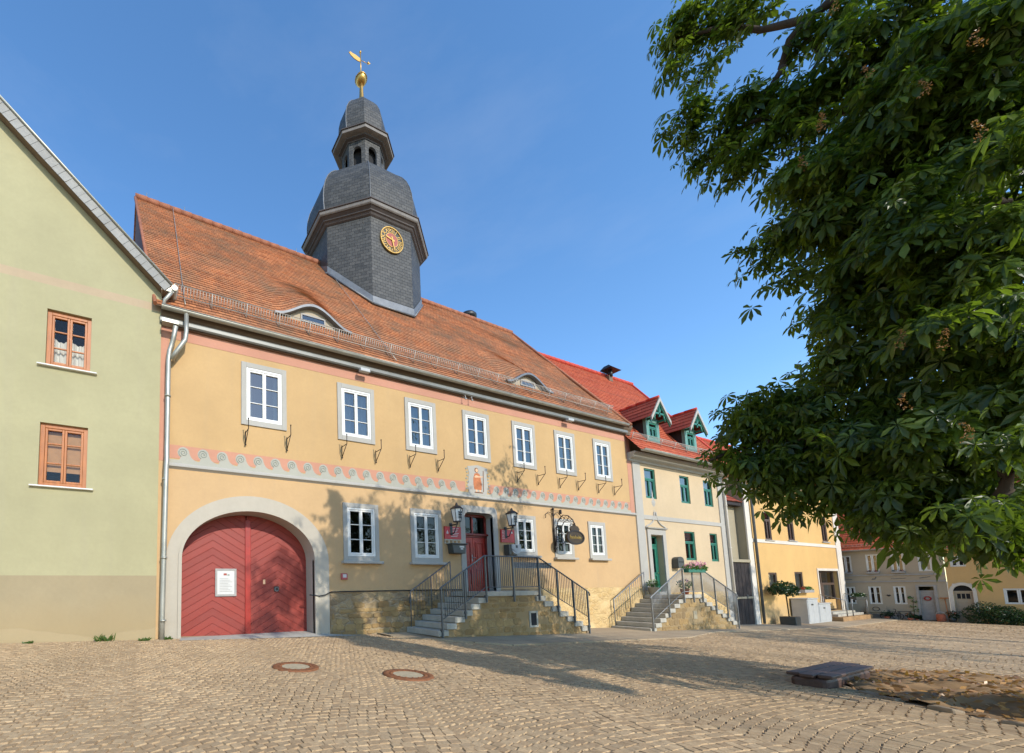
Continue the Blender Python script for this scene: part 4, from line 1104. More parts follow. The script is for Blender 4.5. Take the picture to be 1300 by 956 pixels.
m = MB(); m.box(-1.2,3.3,-.05,.01,2.02,2.10); m.box(-1.2,3.3,-.05,.01,1.62,1.70); m.box(-1.2,3.3,-.10,.01,3.56,3.70); m.box(-1.2,3.3,-.03,.01,-.9,-.3); m.build('trim', K['greyframe'], W)
for a, b, c, d in ups: window(W, a, b, c, d, .03, fm='whitewood', rows=(.62,), sur='greyframe', surw=.06, fw=.03, mw=.02, curtain=('half', .95))
for a, b, c, d in los: window(W, a, b, c, d, .03, fm='whitewood', rows=(.62,), sur='greyframe', surw=.06, fw=.03, mw=.02, curtain=('side', .12), gl='glassdk')
m = MB(); frame_ring(m, gdr[0]-.09, gdr[1]+.09, gdr[2]-.1, gdr[3]+.10, .088, -.03, .02); m.build('door_surround', K['greyframe'], W)
m = MB(); m.box(gdr[0],gdr[1],.07,.1,gdr[2],1.12); 
for z0,z1 in ((-.45,.1),(.18,.62),(.7,1.06)): frame_ring(m, gdr[0]+.07, gdr[1]-.07, z0, z1, .03, .055, .07)
gdoor = m.build('door', K['greyframe'], W, .004)
m = MB(); m.quad((gdr[0],.09,1.12),(gdr[1],.09,1.12),(gdr[1],.09,1.34),(gdr[0],.09,1.34)); m.build('fanlight', K['glassdk'], gdoor)
m = MB(); m.tube([(gdr[0]+.24+.10*math.cos(a),.045,.66+.10*math.sin(a)) for a in [2*PI*i/14 for i in range(15)]], .028, 6); m.build('door_wreath', K['redflower'], gdoor)
r = MB(); roof_sheet(r, (-1.3,-.28,3.66), (3.34,-.28,3.66), (3.34,3.0,7.6), (-1.3,3.0,7.6), .2, 14, .02, 0, .012, (), 11)
r.quad((-1.3,3,7.6),(3.34,3,7.6),(3.34,6.3,3.6),(-1.3,6.3,3.6), 0, [(0,0),(4,0),(4,5),(0,5)])
wr = r.build('roof', K['tilered'], W); m = MB(); gutter(m, -1.3, 3.3, -.34, 3.66, .06); m.build('gutter', K['greyframe'], W)
m = MB(); 
for k in range(26): m.box(-1.2+.17*k,-1.19+.17*k,-.12,-.11,3.9,4.0)
for z in (3.9,4.0): m.tube([(-1.25,-.115,z),(3.3,-.115,z)], .008, 4)
m.build('snow_guard', K['guard'], wr)
m = MB()
for x_, z_ in ((.45,.85),(1.4,.82)):
    m.prism([(x_+.07*1.1*(16*math.sin(t)**3)/16, z_+.07*(13*math.cos(t)-5*math.cos(2*t)-2*math.cos(3*t)-math.cos(4*t))/16) for t in [2*PI*(1-i/18) for i in range(18)]], -.02, .0)
m.build('wall_ornament', K['black'], W)
m = MB()
m.prism([(.86,1.78),(1.0,1.80),(1.06,1.96),(1.02,1.97),(.98,1.86),(.90,1.86)], -.012, .0)
m.prism([(1.55,1.80),(2.05,1.84),(2.05,1.87),(1.55,1.83)], -.012, .0); m.prism([(2.5,1.82),(2.85,1.90),(2.85,1.93),(2.5,1.86)], -.012, .0); m.prism([(-.15,1.84),(.15,1.80),(.15,1.84),(-.15,1.88)], -.012, .0)
m.build('frieze_figure', K['raildark'], W)
V = thing('arched_door_house', tuple(XF0 @ Vector((5.5,0,-.6))), 'pale yellow house with white arched door behind the dark green bush', 'house')
yu = [(3.50,3.96,2.44,3.02)]; yl = [(4.86,6.0,.40,1.22)]; ad = (3.47,4.03,-.62,1.40)
m = MB(); wall_with_holes(m, 3.34, 9.5, -1.2, 3.55, yu+yl+[ad], 0., .12, 0, 0, 1)
m.quad((9.5,0,-1.2),(9.5,6,-1.2),(9.5,6,3.5),(9.5,0,3.5)); m.add([(9.5,0,3.5),(9.5,6,3.5),(9.5,3,7.2)], [(0,1,2)])
m.build('wall', [K['paleyellow'], K['room']], V)
m = MB()
ai = arch(3.75,.285,1.05,1.40,14); ao = arch(3.75,.40,1.05,1.56,14)
I_ = [(4.035,-.62)]+ai+[(3.465,-.62)]; O_ = [(4.15,-.62)]+ao+[(3.35,-.62)]
for k in range(len(I_)-1):
    m.quad((I_[k+1][0],-.03,I_[k+1][1]),(I_[k][0],-.03,I_[k][1]),(O_[k][0],-.03,O_[k][1]),(O_[k+1][0],-.03,O_[k+1][1]))
    m.quad((I_[k][0],-.03,I_[k][1]),(I_[k+1][0],-.03,I_[k+1][1]),(I_[k+1][0],.12,I_[k+1][1]),(I_[k][0],.12,I_[k][1]))
for (xa,za),(xb,zb) in zip(ai[:-1],ai[1:]): m.quad((xb,-.01,zb),(xa,-.01,za),(xa,-.01,1.5),(xb,-.01,1.5))
m.build('door_surround', K['white'], V)
m = MB(); m.box(3.47,4.03,.08,.11,-.62,1.06); m.box(3.47,4.03,.05,.09,1.03,1.09); frame_ring(m, 3.53,3.97,.62,.98,.03,.06,.08); frame_ring(m,3.53,3.97,-.5,.5,.03,.06,.08); vd = m.build('door', K['greywall'], V)
m = MB(); m.quad((3.56,.075,.66),(3.94,.075,.66),(3.94,.075,.94),(3.56,.075,.94)); m.quad((3.47,.1,1.08),(4.03,.1,1.08),(4.03,.1,1.4),(3.47,.1,1.4)); m.build('pane', K['room'], vd)
m = MB()
for x_ in (3.68,3.81): m.box(x_-.012,x_+.012,.06,.075,.64,.96)
m.build('glazing_bar', K['greywall'], vd)
window(V, *yu[0], .03, fm='whitewood', rows=(.6,), sur='white', surw=.07, fw=.03, gl='glassdk')
window(V, *yl[0], .03, fm='whitewood', rows=(), sur='white', surw=.10, fw=.04, sashes=3, gl='glassdk')
m = MB(); m.box(4.75,5.35,-.02,.01,2.95,3.45); m.build('blank_panel', K['white'], V)
m = MB(); m.box(4.20,4.45,-.02,.0,1.42,1.47); m.build('name_plate', K['black'], V)
r = MB(); roof_sheet(r, (3.36,-.3,3.5), (9.7,-.3,3.5), (9.7,3,7.4), (3.36,3,7.4), .33, 40, .05, 0, .012, (), 13)
r.quad((3.36,3,7.4),(9.7,3,7.4),(9.7,6.3,3.4),(3.36,6.3,3.4), 0, [(0,0),(6,0),(6,5),(0,5)])
vr = r.build('roof', K['tiledark'], V)
m = MB(); ridge_caps(m,(3.36,3,7.45),(9.7,3,7.45),.1); m.build('ridge_tiles', K['ridgered'], vr)
m = MB(); gutter(m, 3.4, 9.7, -.36, 3.48, .06); m.build('gutter', K['zinc'], V)
XF[0] = Matrix.Identity(4)

# ================================================================== THINGS ON AND BESIDE THE TOWN HALL
VENT = [None]
def stair(name, loc, label, yf, lx, rx, zt, nl, rl, nr_, rr_, rise, gl, gr, railc, wallrail, wallm):
    S = thing(name, loc, label, 'staircase')
    # masonry under the steps
    lo = [(lx-rl*nl+.06, gl-.4)]
    poly = [(lx-rl*nl+.08, gl-.5), (rx+rr_*nr_-.08, gr-.5)]
    for i in range(nr_, 0, -1): poly += [(rx+rr_*i-.08, zt-rise*i-.10), (rx+rr_*(i-1)-.08, zt-rise*i-.10)]
    poly += [(rx-.08, zt-.13), (lx+.08, zt-.13)]
    for i in range(1, nl+1): poly += [(lx-rl*(i-1)+.08, zt-rise*i-.10), (lx-rl*i+.08, zt-rise*i-.10)]
    m = MB(); m.prism(poly, yf+.04, -.02)
    def ins(u, v):
        if u < lx-rl*nl+.1 or u > rx+rr_*nr_-.1 or v < min(gl, gr)-.3: return False
        if u < lx: lim = zt-rise*(int((lx-u)/rl)+1)-.16 if u < lx-.02 else zt-rise-.1
        elif u > rx: lim = zt-rise*(int((u-rx)/rr_)+1)-.16
        else: lim = zt-.15
        if VENT[0] and abs(u-VENT[0][0]) < .24 and abs(v-VENT[0][1]) < .29: return False
        return v < lim
    rubble_face(None, lx-rl*nl, rx+rr_*nr_, min(gl,gr)-.1, zt-.1, yf+.04, int(lx*7), ins, into=m, mat=1); m.build('base_wall', [K['mortar'], K['stones']], S)
    m = MB(); m.box(lx-.04, rx+.04, yf-.02, -.035, zt-.135, zt); m.build('landing', K['step'], S, .012)
    for i in range(1, nl+1):
        m = MB(); z = zt-rise*i
        m.box(lx-rl*i, lx-rl*(i-1)+.05, yf-.015+.004*(i%2), -.04, z-rise+.01, z-.001); m.build('step', K['step'], S, .012)
    for i in range(1, nr_+1):
        m = MB(); z = zt-rise*i
        m.box(rx+rr_*(i-1)-.05, rx+rr_*i, yf-.015+.004*(i%2), -.04, z-rise+.01, z-.001); m.build('step', K['step'], S, .012)
    # railing
    y = yf-.05
    zl, zr = zt-rise*nl, zt-rise*nr_
    xl, xr = lx-rl*nl+.1, rx+rr_*nr_-.1
    hl, hr = zl+.12, zr+.12
    top = [(xl-.06, y, hl+.93), (xl, y, hl+1.0), (lx-.05, y, zt+1.0), (rx+.05, y, zt+1.0), (xr, y, hr+1.0), (xr+.10, y, hr+.93), (xr+.12,y,hr+.84)]
    m = MB(); m.tube(top, .022, 8); rl_ = m.build('handrail', K[railc], S)
    def seg(x):
        if x < lx: t = (x-xl)/(lx-.05-xl); return hl+(zt-hl)*min(1,t)
        if x > rx: t = (xr-x)/(xr-rx-.05); return hr+(zt-hr)*min(1,t)
        return zt
    m = MB(); m.tube([(xl,y,hl+.16),(lx-.05,y,zt+.12)], .014, 6); m.tube([(lx-.05,y,zt+.12),(rx+.05,y,zt+.12)], .014, 6); m.tube([(rx+.05,y,zt+.12),(xr,y,hr+.16)], .014, 6)
    m.build('lower_rail', K[railc], S)
    posts = [xl, (xl+lx)/2, lx-.03, (lx+rx)/2, rx+.03, rx+(xr-rx)*.37, rx+(xr-rx)*.70, xr]
    for px in posts:
        m = MB(); zb = seg(px)-.30 if px not in (xl, xr) else (gl if px == xl else gr)-.05
        m.box(px-.02, px+.02, y-.02, y+.02, zb, seg(px)+.99); m.box(px-.03,px+.03,y-.025,y+.07,seg(px)-.16,seg(px)-.10); m.build('post', K[railc], S)
    x = xl+.11; n = 0
    while x < xr-.05 and n < 90:
        if min(abs(x-p) for p in posts) > .05:
            m = MB(); m.tube([(x,y,seg(x)+.14),(x,y,seg(x)+.99)], .0085, 5); m.build('baluster', K[railc], S); n += 1
        x += (xr-xl)/78.
    if wallrail:
        yw = -.14
        m = MB(); m.tube([(xl-.05,yw,hl+.55),(xl,yw,hl+.9),(lx-.1,yw,zt+.92)], .018, 7)
        for t in (0., .5, 1.): m.tube([(xl+(lx-.1-xl)*t,yw,zl+(zt-zl)*t-.02),(xl+(lx-.1-xl)*t,yw,hl+.9+(zt+.92-hl-.9)*t)], .015, 6)
        for k in range(1, 14):
            t = k/14.; m.tube([(xl+(lx-.1-xl)*t,yw,zl+(zt-zl)*t+.14),(xl+(lx-.1-xl)*t,yw,hl+.9+(zt-hl)*t)], .008, 4)
        m.build('wall_rail', K[railc], S)
    return S
VENT[0] = (10.9,.68)
S1 = stair('town_hall_stairs', (10.2,-.7,gz(10)), 'grey railed double stone staircase climbing to the red door of the ochre town hall', -1.35, 9.0, 11.1, 1.52, 6, .29, 7, .335, .165, .36, .10, 'raildark', True, 'stairrub')
m = MB(); m.box(10.78,11.02,-1.325,-1.29,.50,.86,0); frame_ring(m, 10.72,11.08,.44,.92,.06,-1.335,-1.30,1); m.build('vent_opening', [K['room'], K['step']], S1)
m = MB(); m.box(10.1,11.75,-1.385,-1.365,2.19,2.36); m.build('rail_board', K['greyframe'], S1)
VENT[0] = (20.07,.46)
S2 = stair('green_door_stairs', (19.9,-.7,gz(20)), 'sandstone double staircase with grey railings climbing to the green door', -1.30, 19.25, 20.55, 1.25, 7, .335, 7, .40, .165, -.05, -.2, 'rail', True, 'stairrub')
m = MB(); m.box(19.95,20.2,-1.275,-1.24,.30,.62,0); m.build('vent_opening', K['dullgrey'], S2)

def lantern(loc, label):
    T = thing('wall_lantern', loc, label, 'lantern', 'lanterns beside the town hall door')
    x, y, z = loc
    m = MB(); m.tube([(x,y,z-.02),(x,y-.30,z-.02)], .018, 6); m.box(x-.05,x+.05,y-.02,y-.001,z-.34,z+.05); m.tube([(x,y-.01,z-.3),(x,y-.14,z-.28),(x,y-.26,z-.05)], .016, 6)
    m.tube([(x,y-.28,z-.04),(x,y-.28,z+.06)], .02, 6); m.build('bracket', K['black'], T)
    m = MB(); m.lathe([(.105,z+.06),(.17,z+.44)], x, y-.28, 6, 0, 1, 1, PI/6, False); m.build('glass_body', K['milk'], T)
    m = MB()
    for k in range(6):
        a = PI/6+PI/3*k; m.tube([(x+.107*math.cos(a),y-.28+.107*math.sin(a),z+.06),(x+.172*math.cos(a),y-.28+.172*math.sin(a),z+.44)], .011, 5)
    m.lathe([(.12,z+.04),(.12,z+.07)], x, y-.28, 6, 0, 1, 1, PI/6, False)
    m.build('frame', K['black'], T)
    m = MB(); m.lathe([(.205,z+.44),(.19,z+.47),(.10,z+.54),(.04,z+.57),(.035,z+.62),(.01,z+.65)], x, y-.28, 6, 0, 1, 1, PI/6, False); m.build('cap', K['black'], T)
    m = MB()
    for dx in (-.035,.035):
        for dz in (.17,.25,.33): m.box(x+dx-.028,x+dx+.028,y-.28-.135-.03*(dz-.1),y-.28-.125-.03*(dz-.1),z+dz-.03,z+dz+.03)
    m.build('window_emblem', K['charcoal'], T)
    return T
lantern((9.10,-.03,3.62), 'six sided lantern above the wide red board left of the town hall door')
lantern((11.50,-.03,3.62), 'six sided lantern above the small red board right of the town hall door')
# red information boards
T = thing('information_board', (9.16,-.03,3.03), 'wide red information board with a picture strip, left of the town hall door', 'sign')
m = MB(); m.box(8.83,9.50,-.045,-.01,3.16,3.56); m.build('panel', K['signred'], T)
m = MB(); m.box(8.83,9.50,-.043,-.008,3.02,3.155); m.build('picture_strip', K['signpic'], T)
m = MB()
for i in range(6): m.box(9.08+.02*(i==0),9.40-.03*(i%3),-.049,-.044,3.50-.052*i,3.515-.052*i)
m.prism([(8.90,3.36),(8.98,3.36),(8.94,3.44)], -.049, -.044); m.box(8.90,8.98,-.049,-.044,3.33,3.355)
m.build('lettering', K['signwhite'], T)
m = MB(); 
for i in range(4): m.box(8.86+.16*i,8.97+.16*i,-.047,-.042,3.04,3.12+.01*(i%2))
m.build('photo', K['soil'], T)
T = thing('information_board', (11.58,-.03,3.12), 'small red information board over the white letter box, right of the town hall door', 'sign')
m = MB(); m.box(11.27,11.90,-.045,-.01,3.14,3.58); m.build('panel', K['signred'], T)
m = MB(); m.prism([(11.72,3.46),(11.82,3.46),(11.77,3.55)], -.049, -.044)
for i in range(6): m.box(11.31,11.44-.02*(i%2),-.049,-.044,3.52-.05*i,3.533-.05*i)
m.build('lettering', K['signwhite'], T)
T = thing('letter_box', (9.22,-.03,2.7), 'dark grey letter box hanging under the wide red board', 'letter box')
m = MB(); m.prism([(8.98,2.70),(9.46,2.70),(9.50,2.98),(8.94,2.98)], -.24, -.01); m.build('body', K['charcoal'], T, .015)
m = MB(); m.prism([(8.91,2.98),(9.53,2.98),(9.53,3.015),(8.91,3.015)], -.27, -.005); m.build('lid', K['charcoal'], T, .01)
m = MB(); m.box(9.22,9.40,-.245,-.24,2.88,2.93); m.box(9.26,9.36,-.245,-.24,2.82,2.86); m.build('label_plate', K['signwhite'], T)
T = thing('letter_box', (11.65,-.03,2.7), 'white rounded letter box hanging under the small red board', 'letter box')
m = MB(); m.box(11.40,11.52,-.22,-.01,2.70,3.06); m.box(11.46,11.92,-.10,-.01,2.68,2.76); m.build('back_plate', K['charcoal'], T, .02)
m = MB(); pl = [(11.50,3.06),(11.50,2.88)]+[(11.71-.21*math.cos(a),2.90-.16*math.sin(a)) for a in [PI*i/10 for i in range(11)]]+[(11.92,3.06)]
m.prism(pl, -.25, -.10); m.build('body', K['boxgrey'], T, .02)
m = MB(); m.box(11.68,11.76,-.256,-.25,2.94,3.03); m.build('slot', K['black'], T)
# wrought iron hanging sign
T = thing('hanging_sign', (13.93,-.05,3.6), 'scrolled wrought iron bracket with an oval bronze tavern sign between two ground floor windows', 'hanging sign')
m = MB()
x = 13.94
m.tube([(x,-.05,2.88),(x,-.06,4.42)], .022, 6); m.ball((x,-.06,4.45), .045, 8)
for z in (3.0,3.65,4.3): m.tube([(x,0,z),(x,-.07,z)], .016, 5)
P3 = lambda pts, k=1.: [(x+.05+.28*p[0]*k*.5, -.07-p[0]*.9*.62, p[1]) for p in pts]   # the arm stands out from the wall, turned a little to the right
def AR(u, z): return (x+.42*u, -.07-.52*u, z)
m.tube([AR(0.02+.0*i,3.1) for i in range(2)]+[AR(.06,3.4),AR(.10,3.75),AR(.2,4.02),AR(.42,4.2),AR(.66,4.16),AR(.85,4.0),AR(.92,3.83),AR(.86,3.70),AR(.74,3.68)], .017, 6)
m.tube([AR(.3,3.35),AR(.32,3.6),AR(.36,3.8),AR(.46,3.95),AR(.60,4.0),AR(.70,3.95)], .014, 6)
for (u,z,r,tn) in ((.14,3.30,.11,2.6),(.22,3.52,.13,2.4),(.12,3.75,.10,2.5),(.34,4.05,.10,2.4),(.55,4.10,.09,2.3),(.80,3.82,.12,2.6),(.68,4.02,.08,2.2),(.30,3.22,.09,2.4),(.10,3.0,.08,2.2)):
    m.tube([AR(u+p[0]*1.5, z+p[1]) for p in spiral(0,0,.012,r,0,PI*tn,22)], .011, 5)
for sg in (-1,1):
    m.tube([(x,-.06,4.15),(x+sg*.10,-.06,4.30),(x+sg*.26,-.06,4.33),(x+sg*.40,-.06,4.24),(x+sg*.42,-.06,4.10)], .012, 5)
m.tube([(x,-.06,4.40),(x+.42,-.05,4.40)], .008, 4); m.box(x+.42,x+.48,-.06,-.02,4.30,4.46)
m.tube([AR(.86,3.86),AR(.88,3.74)], .012, 5); m.build('bracket', K['iron'], T)
sx, sy, sz = 14.33, -.53, 3.36
m = MB()
ov = lambda a, b: [(sx+a*math.cos(t), sz+b*math.sin(t)) for t in [2*PI*i/32 for i in range(32)]]
m.prism(ov(.48,.26), sy-.025, sy+.025)
m.prism([(sx-.20,sz+.22),(sx+.20,sz+.22),(sx+.26,sz+.30),(sx+.18,sz+.40),(sx+.08,sz+.42),(sx,sz+.50),(sx-.08,sz+.42),(sx-.18,sz+.40),(sx-.26,sz+.30)], sy-.02, sy+.02)
ovs = m.build('sign_board', K['signbrown'], T)
m = MB()
E1_, E2_ = ov(.48,.26), ov(.42,.21)
for i in range(32):
    j = (i+1) % 32; m.prism([E2_[i],E1_[i],E1_[j],E2_[j]], sy-.04, sy-.024)
m.build('rim', K['iron'], ovs)
m = MB()
for i, (a, h) in enumerate(((-.27,.13),(-.18,.09),(-.09,.10),(.0,.13),(.09,.09),(.18,.12),(.26,.09))):
    m.box(sx+a-.03,sx+a-.012,sy-.034,sy-.024,sz-.05,sz-.05+h); m.box(sx+a-.012,sx+a+.03,sy-.034,sy-.024,sz-.05+h*.5,sz-.03+h*.5); m.box(sx+a+.012,sx+a+.03,sy-.034,sy-.024,sz-.05,sz-.05+h*.5)
m.build('lettering', K['gold'], ovs)
# poster on the gate
T = thing('notice', (2.1,.5,1.5), 'framed white notice sheet fixed to the left leaf of the red gate', 'notice')
m = MB(); frame_ring(m, 1.84,2.38,1.50,2.20,.05,.485,.512); m.build('frame', K['greyframe'], T)
m = MB(); m.box(1.885,2.335,.495,.51,1.545,2.155); m.build('sheet', K['signwhite'], T)
m = MB()
for i in range(9): m.box(1.95,2.27-.05*(i%3),.489,.4945,1.62+.04*i,1.629+.04*i)
m.build('print_line', K['greyframe'], T)
m = MB(); m.box(2.05,2.13,.489,.4945,2.03,2.08); m.build('emblem', K['clockred'], T); m = MB(); m.box(2.15,2.20,.489,.4945,2.02,2.06); m.build('emblem', K['scrollline'], T)
T = thing('alarm_box', (5.23,-.03,1.9), 'small faded red box on the wall above the cable near the gate', 'alarm box')
m = MB(); m.box(5.14,5.33,-.07,-.01,1.90,2.07); m.build('case', K['alarm'], T, .01)
m = MB(); m.box(5.18,5.29,-.075,-.07,1.955,2.045); m.build('glass_panel', K['signwhite'], T)
m = MB(); m.tube([(4.2,-.02,1.50),(4.45,-.09,1.47),(4.62,-.09,1.49),(4.80,-.08,1.57),(5.2,-.06,1.575),(7,-.06,1.58),(9.4,-.06,1.58)], .016, 5)
tag(m.build('cable', K['black']), 'thin black cable running along the top of the rubble plinth beside the gate', 'cable')
# flower box brackets
def bracket_mesh(parent):
    m = MB()
    m.tube([(0,-.012,0),(0,-.012,.36)], .012, 5); m.tube([(0,-.012,.31),(0,-.30,.31),(0,-.30,.55)], .012, 5); m.ball((0,-.30,.57), .02, 6)
    m.build('bracket_arm', K['iron'], parent, 0, True)
    m = MB(); m.tube([(0,-.015,.02),(0,-.28,.30)], .011, 5); m.ball((0,-.02,.0), .025, 6); m.build('strut', K['iron'], parent, 0, True)
order = ['leftmost upper window', 'second upper window from the left', 'third upper window from the left', None, 'third upper window from the right', 'second upper window from the right', 'rightmost upper window']
first = None
for i, (a, b) in enumerate(UW):
    if i == 3: continue
    for side, xx in (('left', a-.03), ('right', b+.13)):
        lab = 'iron flower box bracket under the %s side of the %s' % (side, order[i])
        if first is None:
            first = thing('flower_box_bracket', (xx,-.03,5.31), lab, 'bracket', 'flower box brackets under the upper windows'); bracket_mesh(first)
        else: dup(first, (xx,-.03,5.31), None, lab)
# flood lights under the eaves
fl = None
for xx, lab in ((5.95,'white flood lamp under the eaves above the second upper window from the left'), (9.98,'small wire lamp bracket under the eaves above the window over the door'), (15.02,'white flood lamp under the eaves above the second upper window from the right')):
    if fl is None or 'small' in lab:
        t = thing('flood_lamp', (xx,-.02,7.90), lab, 'lamp', 'lamps under the eaves')
        m = MB()
        if 'small' in lab:
            for d_ in (-.12,.16): m.tube([(d_,0,.05),(d_,-.12,.06),(d_,-.14,-.06)], .012, 5)
            m.tube([(-.16,0,.05),(.2,0,.05)], .012, 5); m.ball((-.12,-.14,-.07), .03, 6); m.ball((.16,-.14,-.07), .03, 6)
            m.build('lamp_bracket', K['boxgrey'], t, 0, True)
        else:
            m.tube([(-.12,0,.05),(-.12,-.16,.03)], .014, 5); m.build('arm', K['rail'], t, 0, True)
            m = MB(); m.box(-.16,.16,-.26,-.14,-.03,.07); m.build('lamp_housing', K['boxgrey'], t, .015, True)
            fl = t
    else: dup(fl, (xx,-.02,7.90), None, lab)
# ------------------------------------------------------------------ at the green door
T = thing('letter_box', (21.85,-.03,2.35), 'dark grey rounded letter box beside the green door', 'letter box')
m = MB(); pl = [(21.62,2.36),(22.1,2.36),(22.1,2.70)]+[(21.86+.24*math.cos(a),2.70+.16*math.sin(a)) for a in [PI*i/8 for i in range(1,8)]]+[(21.62,2.70)]
m.prism(pl, -.24, -.01); m.build('body', K['charcoal'], T, .015)
m = MB(); m.box(21.68,22.04,-.25,-.24,2.60,2.66); m.build('slot', K['black'], T)
def leaves(parent, name, mat, spots, r, n, size, seed, up=.4):
    rg = random.Random(seed); m = MB()
    for (cx, cy, cz, rad) in spots:
        for _ in range(n):
            a, b = rg.uniform(0,2*PI), math.acos(rg.uniform(-1,1)); q = rad*rg.uniform(.45,1.)**.6
            c = Vector((cx+q*math.sin(b)*math.cos(a), cy+q*math.sin(b)*math.sin(a), cz+q*math.cos(b)*.8))
            d = Vector((rg.uniform(-1,1),rg.uniform(-1,1),rg.uniform(-.4,1))).normalized(); s_ = size*rg.uniform(.6,1.2)
            e = d.orthogonal().normalized(); e.rotate(Matrix.Rotation(rg.uniform(0,6.3),3,d)); f_ = d.cross(e)
            m.add([c-e*s_, c+f_*s_*.45+d*s_*.15, c+e*s_, c-f_*s_*.45+d*s_*.15], [(0,1,2,3)])
    return m.build(name, K[mat], parent)
T = thing('flower_box', (19.9,-1.35,2.2), 'flower box of pink petunias on the landing rail before the green door', 'flower box')
m = MB(); m.box(19.30,20.55,-1.52,-1.36,2.10,2.24); m.build('box', K['greenwood'], T, .01)
leaves(T, 'foliage', 'freshleaf', [(19.4+.19*i,-1.45,2.28+.05*(i%2),.15) for i in range(7)], 0, 70, .05, 4)
leaves(T, 'blossom', 'flower', [(19.38+.2*i,-1.49,2.34+.06*(i%3),.14) for i in range(6)], 0, 42, .038, 5)
def pot_plant(loc, label, r, h, leafr, seed, flower=None, pm='clay', group=None, n=120, ls=.05):
    t = thing('potted_plant', loc, label, 'potted plant', group); x, y, z = loc
    m = MB(); m.lathe([(r*.7,z),(r,z+h),(r*1.06,z+h),(r*1.06,z+h*.86),(r*.9,z+h*.86)][:3], x, y, 14); m.build('pot', K[pm], t)
    m = MB()
    for k in range(5): m.tube([(x,y,z+h*.9),(x+leafr*.6*math.cos(k*1.26),y+leafr*.6*math.sin(k*1.26),z+h+leafr)], .008, 4)
    m.build('stem', K['stem'], t)
    leaves(t, 'foliage', 'freshleaf', [(x,y,z+h+leafr*.75,leafr)], 0, n, ls, seed)
    if flower: leaves(t, 'blossom', flower, [(x,y,z+h+leafr*1.25,leafr*.7)], 0, 36, ls*.8, seed+1)
    return t
pot_plant((19.45,-.28,1.25), 'grey planter with white flowers at the top of the green door stairs', .19, .30, .20, 21, 'whiteflower', 'step')
pot_plant((20.35,-.9,1.25), 'leafy pink flowering pot behind the landing rail of the green door stairs', .15, .22, .24, 23, 'flower')
pot_plant((13.15,-.75,.40), 'low terracotta bowl of red flowers on the bottom steps of the town hall stairs', .15, .13, .12, 25, 'redflower')
# ------------------------------------------------------------------ before the yellow house
T = thing('standard_tree', (30.9,-.55,gz(30.9)), 'small round headed shrub on a thin stem in a dark pot before the yellow house', 'topiary')
z = gz(30.9); m = MB(); m.box(30.55,31.15,-.85,-.30,z,z+.45); m.build('pot', K['charcoal'], T, .02)
m = MB(); m.tube([(30.85,-.55,z+.4),(30.82,-.55,z+1.0),(30.75,-.55,z+1.75)], .025, 6); m.build('trunk', K['stem'], T)
leaves(T, 'crown', 'shrubleaf', [(30.1,-.55,z+1.85,.34),(30.5,-.55,z+1.98,.38),(30.95,-.55,z+1.92,.36),(30.75,-.7,z+1.75,.36),(30.3,-.4,z+1.8,.35),(31.2,-.5,z+1.8,.25)], 0, 190, .075, 31)
for i, (a, b, h, lab) in enumerate(((33.0,34.35,1.38,'taller light grey utility cabinet beside the potted standard shrub'),(34.42,36.05,1.08,'lower light grey utility cabinet beside the yellow house steps'))):
    z = -.56; t = thing('utility_cabinet', ((a+b)/2,-.3,z), lab, 'utility cabinet', 'utility cabinets before the yellow house')
    m = MB(); m.box(a,b,-.62,-.04,z,z+h-.05); m.build('cabinet', K['boxgrey'], t, .02)
    m = MB(); m.box(a-.03,b+.03,-.66,-.02,z+h-.05,z+h); m.build('lid', K['boxgrey'], t, .012)
    m = MB(); m.box(a+.04,(a+b)/2-.01,-.635,-.62,z+.12,z+h-.1); m.box((a+b)/2+.01,b-.04,-.635,-.62,z+.12,z+h-.1); m.build('door', K['boxgrey'], t, .006)
    m = MB(); m.box((a+b)/2-.25,(a+b)/2+.0,-.645,-.635,z+h*.72,z+h*.78); m.build('lock', K['charcoal'], t)
T = thing('flower_box', (34.6,-.15,1.16), 'grey window box with green leaves on the middle sill of the yellow house', 'flower box')
m = MB(); m.box(34.1,35.35,-.30,-.08,1.10,1.26); m.build('box', K['greyframe'], T, .01)
leaves(T, 'foliage', 'freshleaf', [(34.5+.2*i,-.19,1.32,.15) for i in range(4)], 0, 50, .06, 41)
leaves(T, 'blossom', 'redflower', [(34.25,-.19,1.36,.12)], 0, 20, .05, 42)
T = thing('entrance_steps', (38.8,-.6,-.55), 'low stone steps with thin railings before the glazed entrance of the yellow house', 'steps')
for i, (a, b, yy, z0, z1) in enumerate(((36.3,41.0,-.95,-.55,-.30),(36.7,40.7,-.70,-.30,-.17),(37.0,40.5,-.45,-.17,-.06))):
    m = MB(); m.box(a, b, yy, -.02, z0-.05, z1); m.build('step', K['step' if i else 'soil'], T, .01)
for (xa, ya) in ((37.2,-.9),(40.5,-.9)):
    m = MB(); m.tube([(xa,ya,-.3),(xa,ya,.62),(xa+(.3 if xa > 38 else -.2),-.05,.95)], .022, 6); m.tube([(xa,-.1,-.1),(xa,-.1,.92)], .018, 6); m.build('railing', K['rail'], T)
m = MB(); m.tube([(38.0,-.92,-.3),(38.0,-.92,.65),(40.2,-.92,.65),(40.2,-.92,-.3)], .022, 6); m.build('railing', K['rail'], T)
T = thing('flower_box', (39,-.95,.66), 'planter of dark leaves on the rail before the glazed entrance', 'flower box')
m = MB(); m.box(38.2,40.0,-1.06,-.84,.62,.80); m.build('box', K['charcoal'], T, .01)
leaves(T, 'foliage', 'shrubleaf', [(38.4+.22*i,-.95,.88,.17) for i in range(7)], 0, 45, .07, 43)
leaves(T, 'blossom', 'whiteflower', [(38.9+.35*i,-1.0,.9,.13) for i in range(3)], 0, 14, .04, 44)
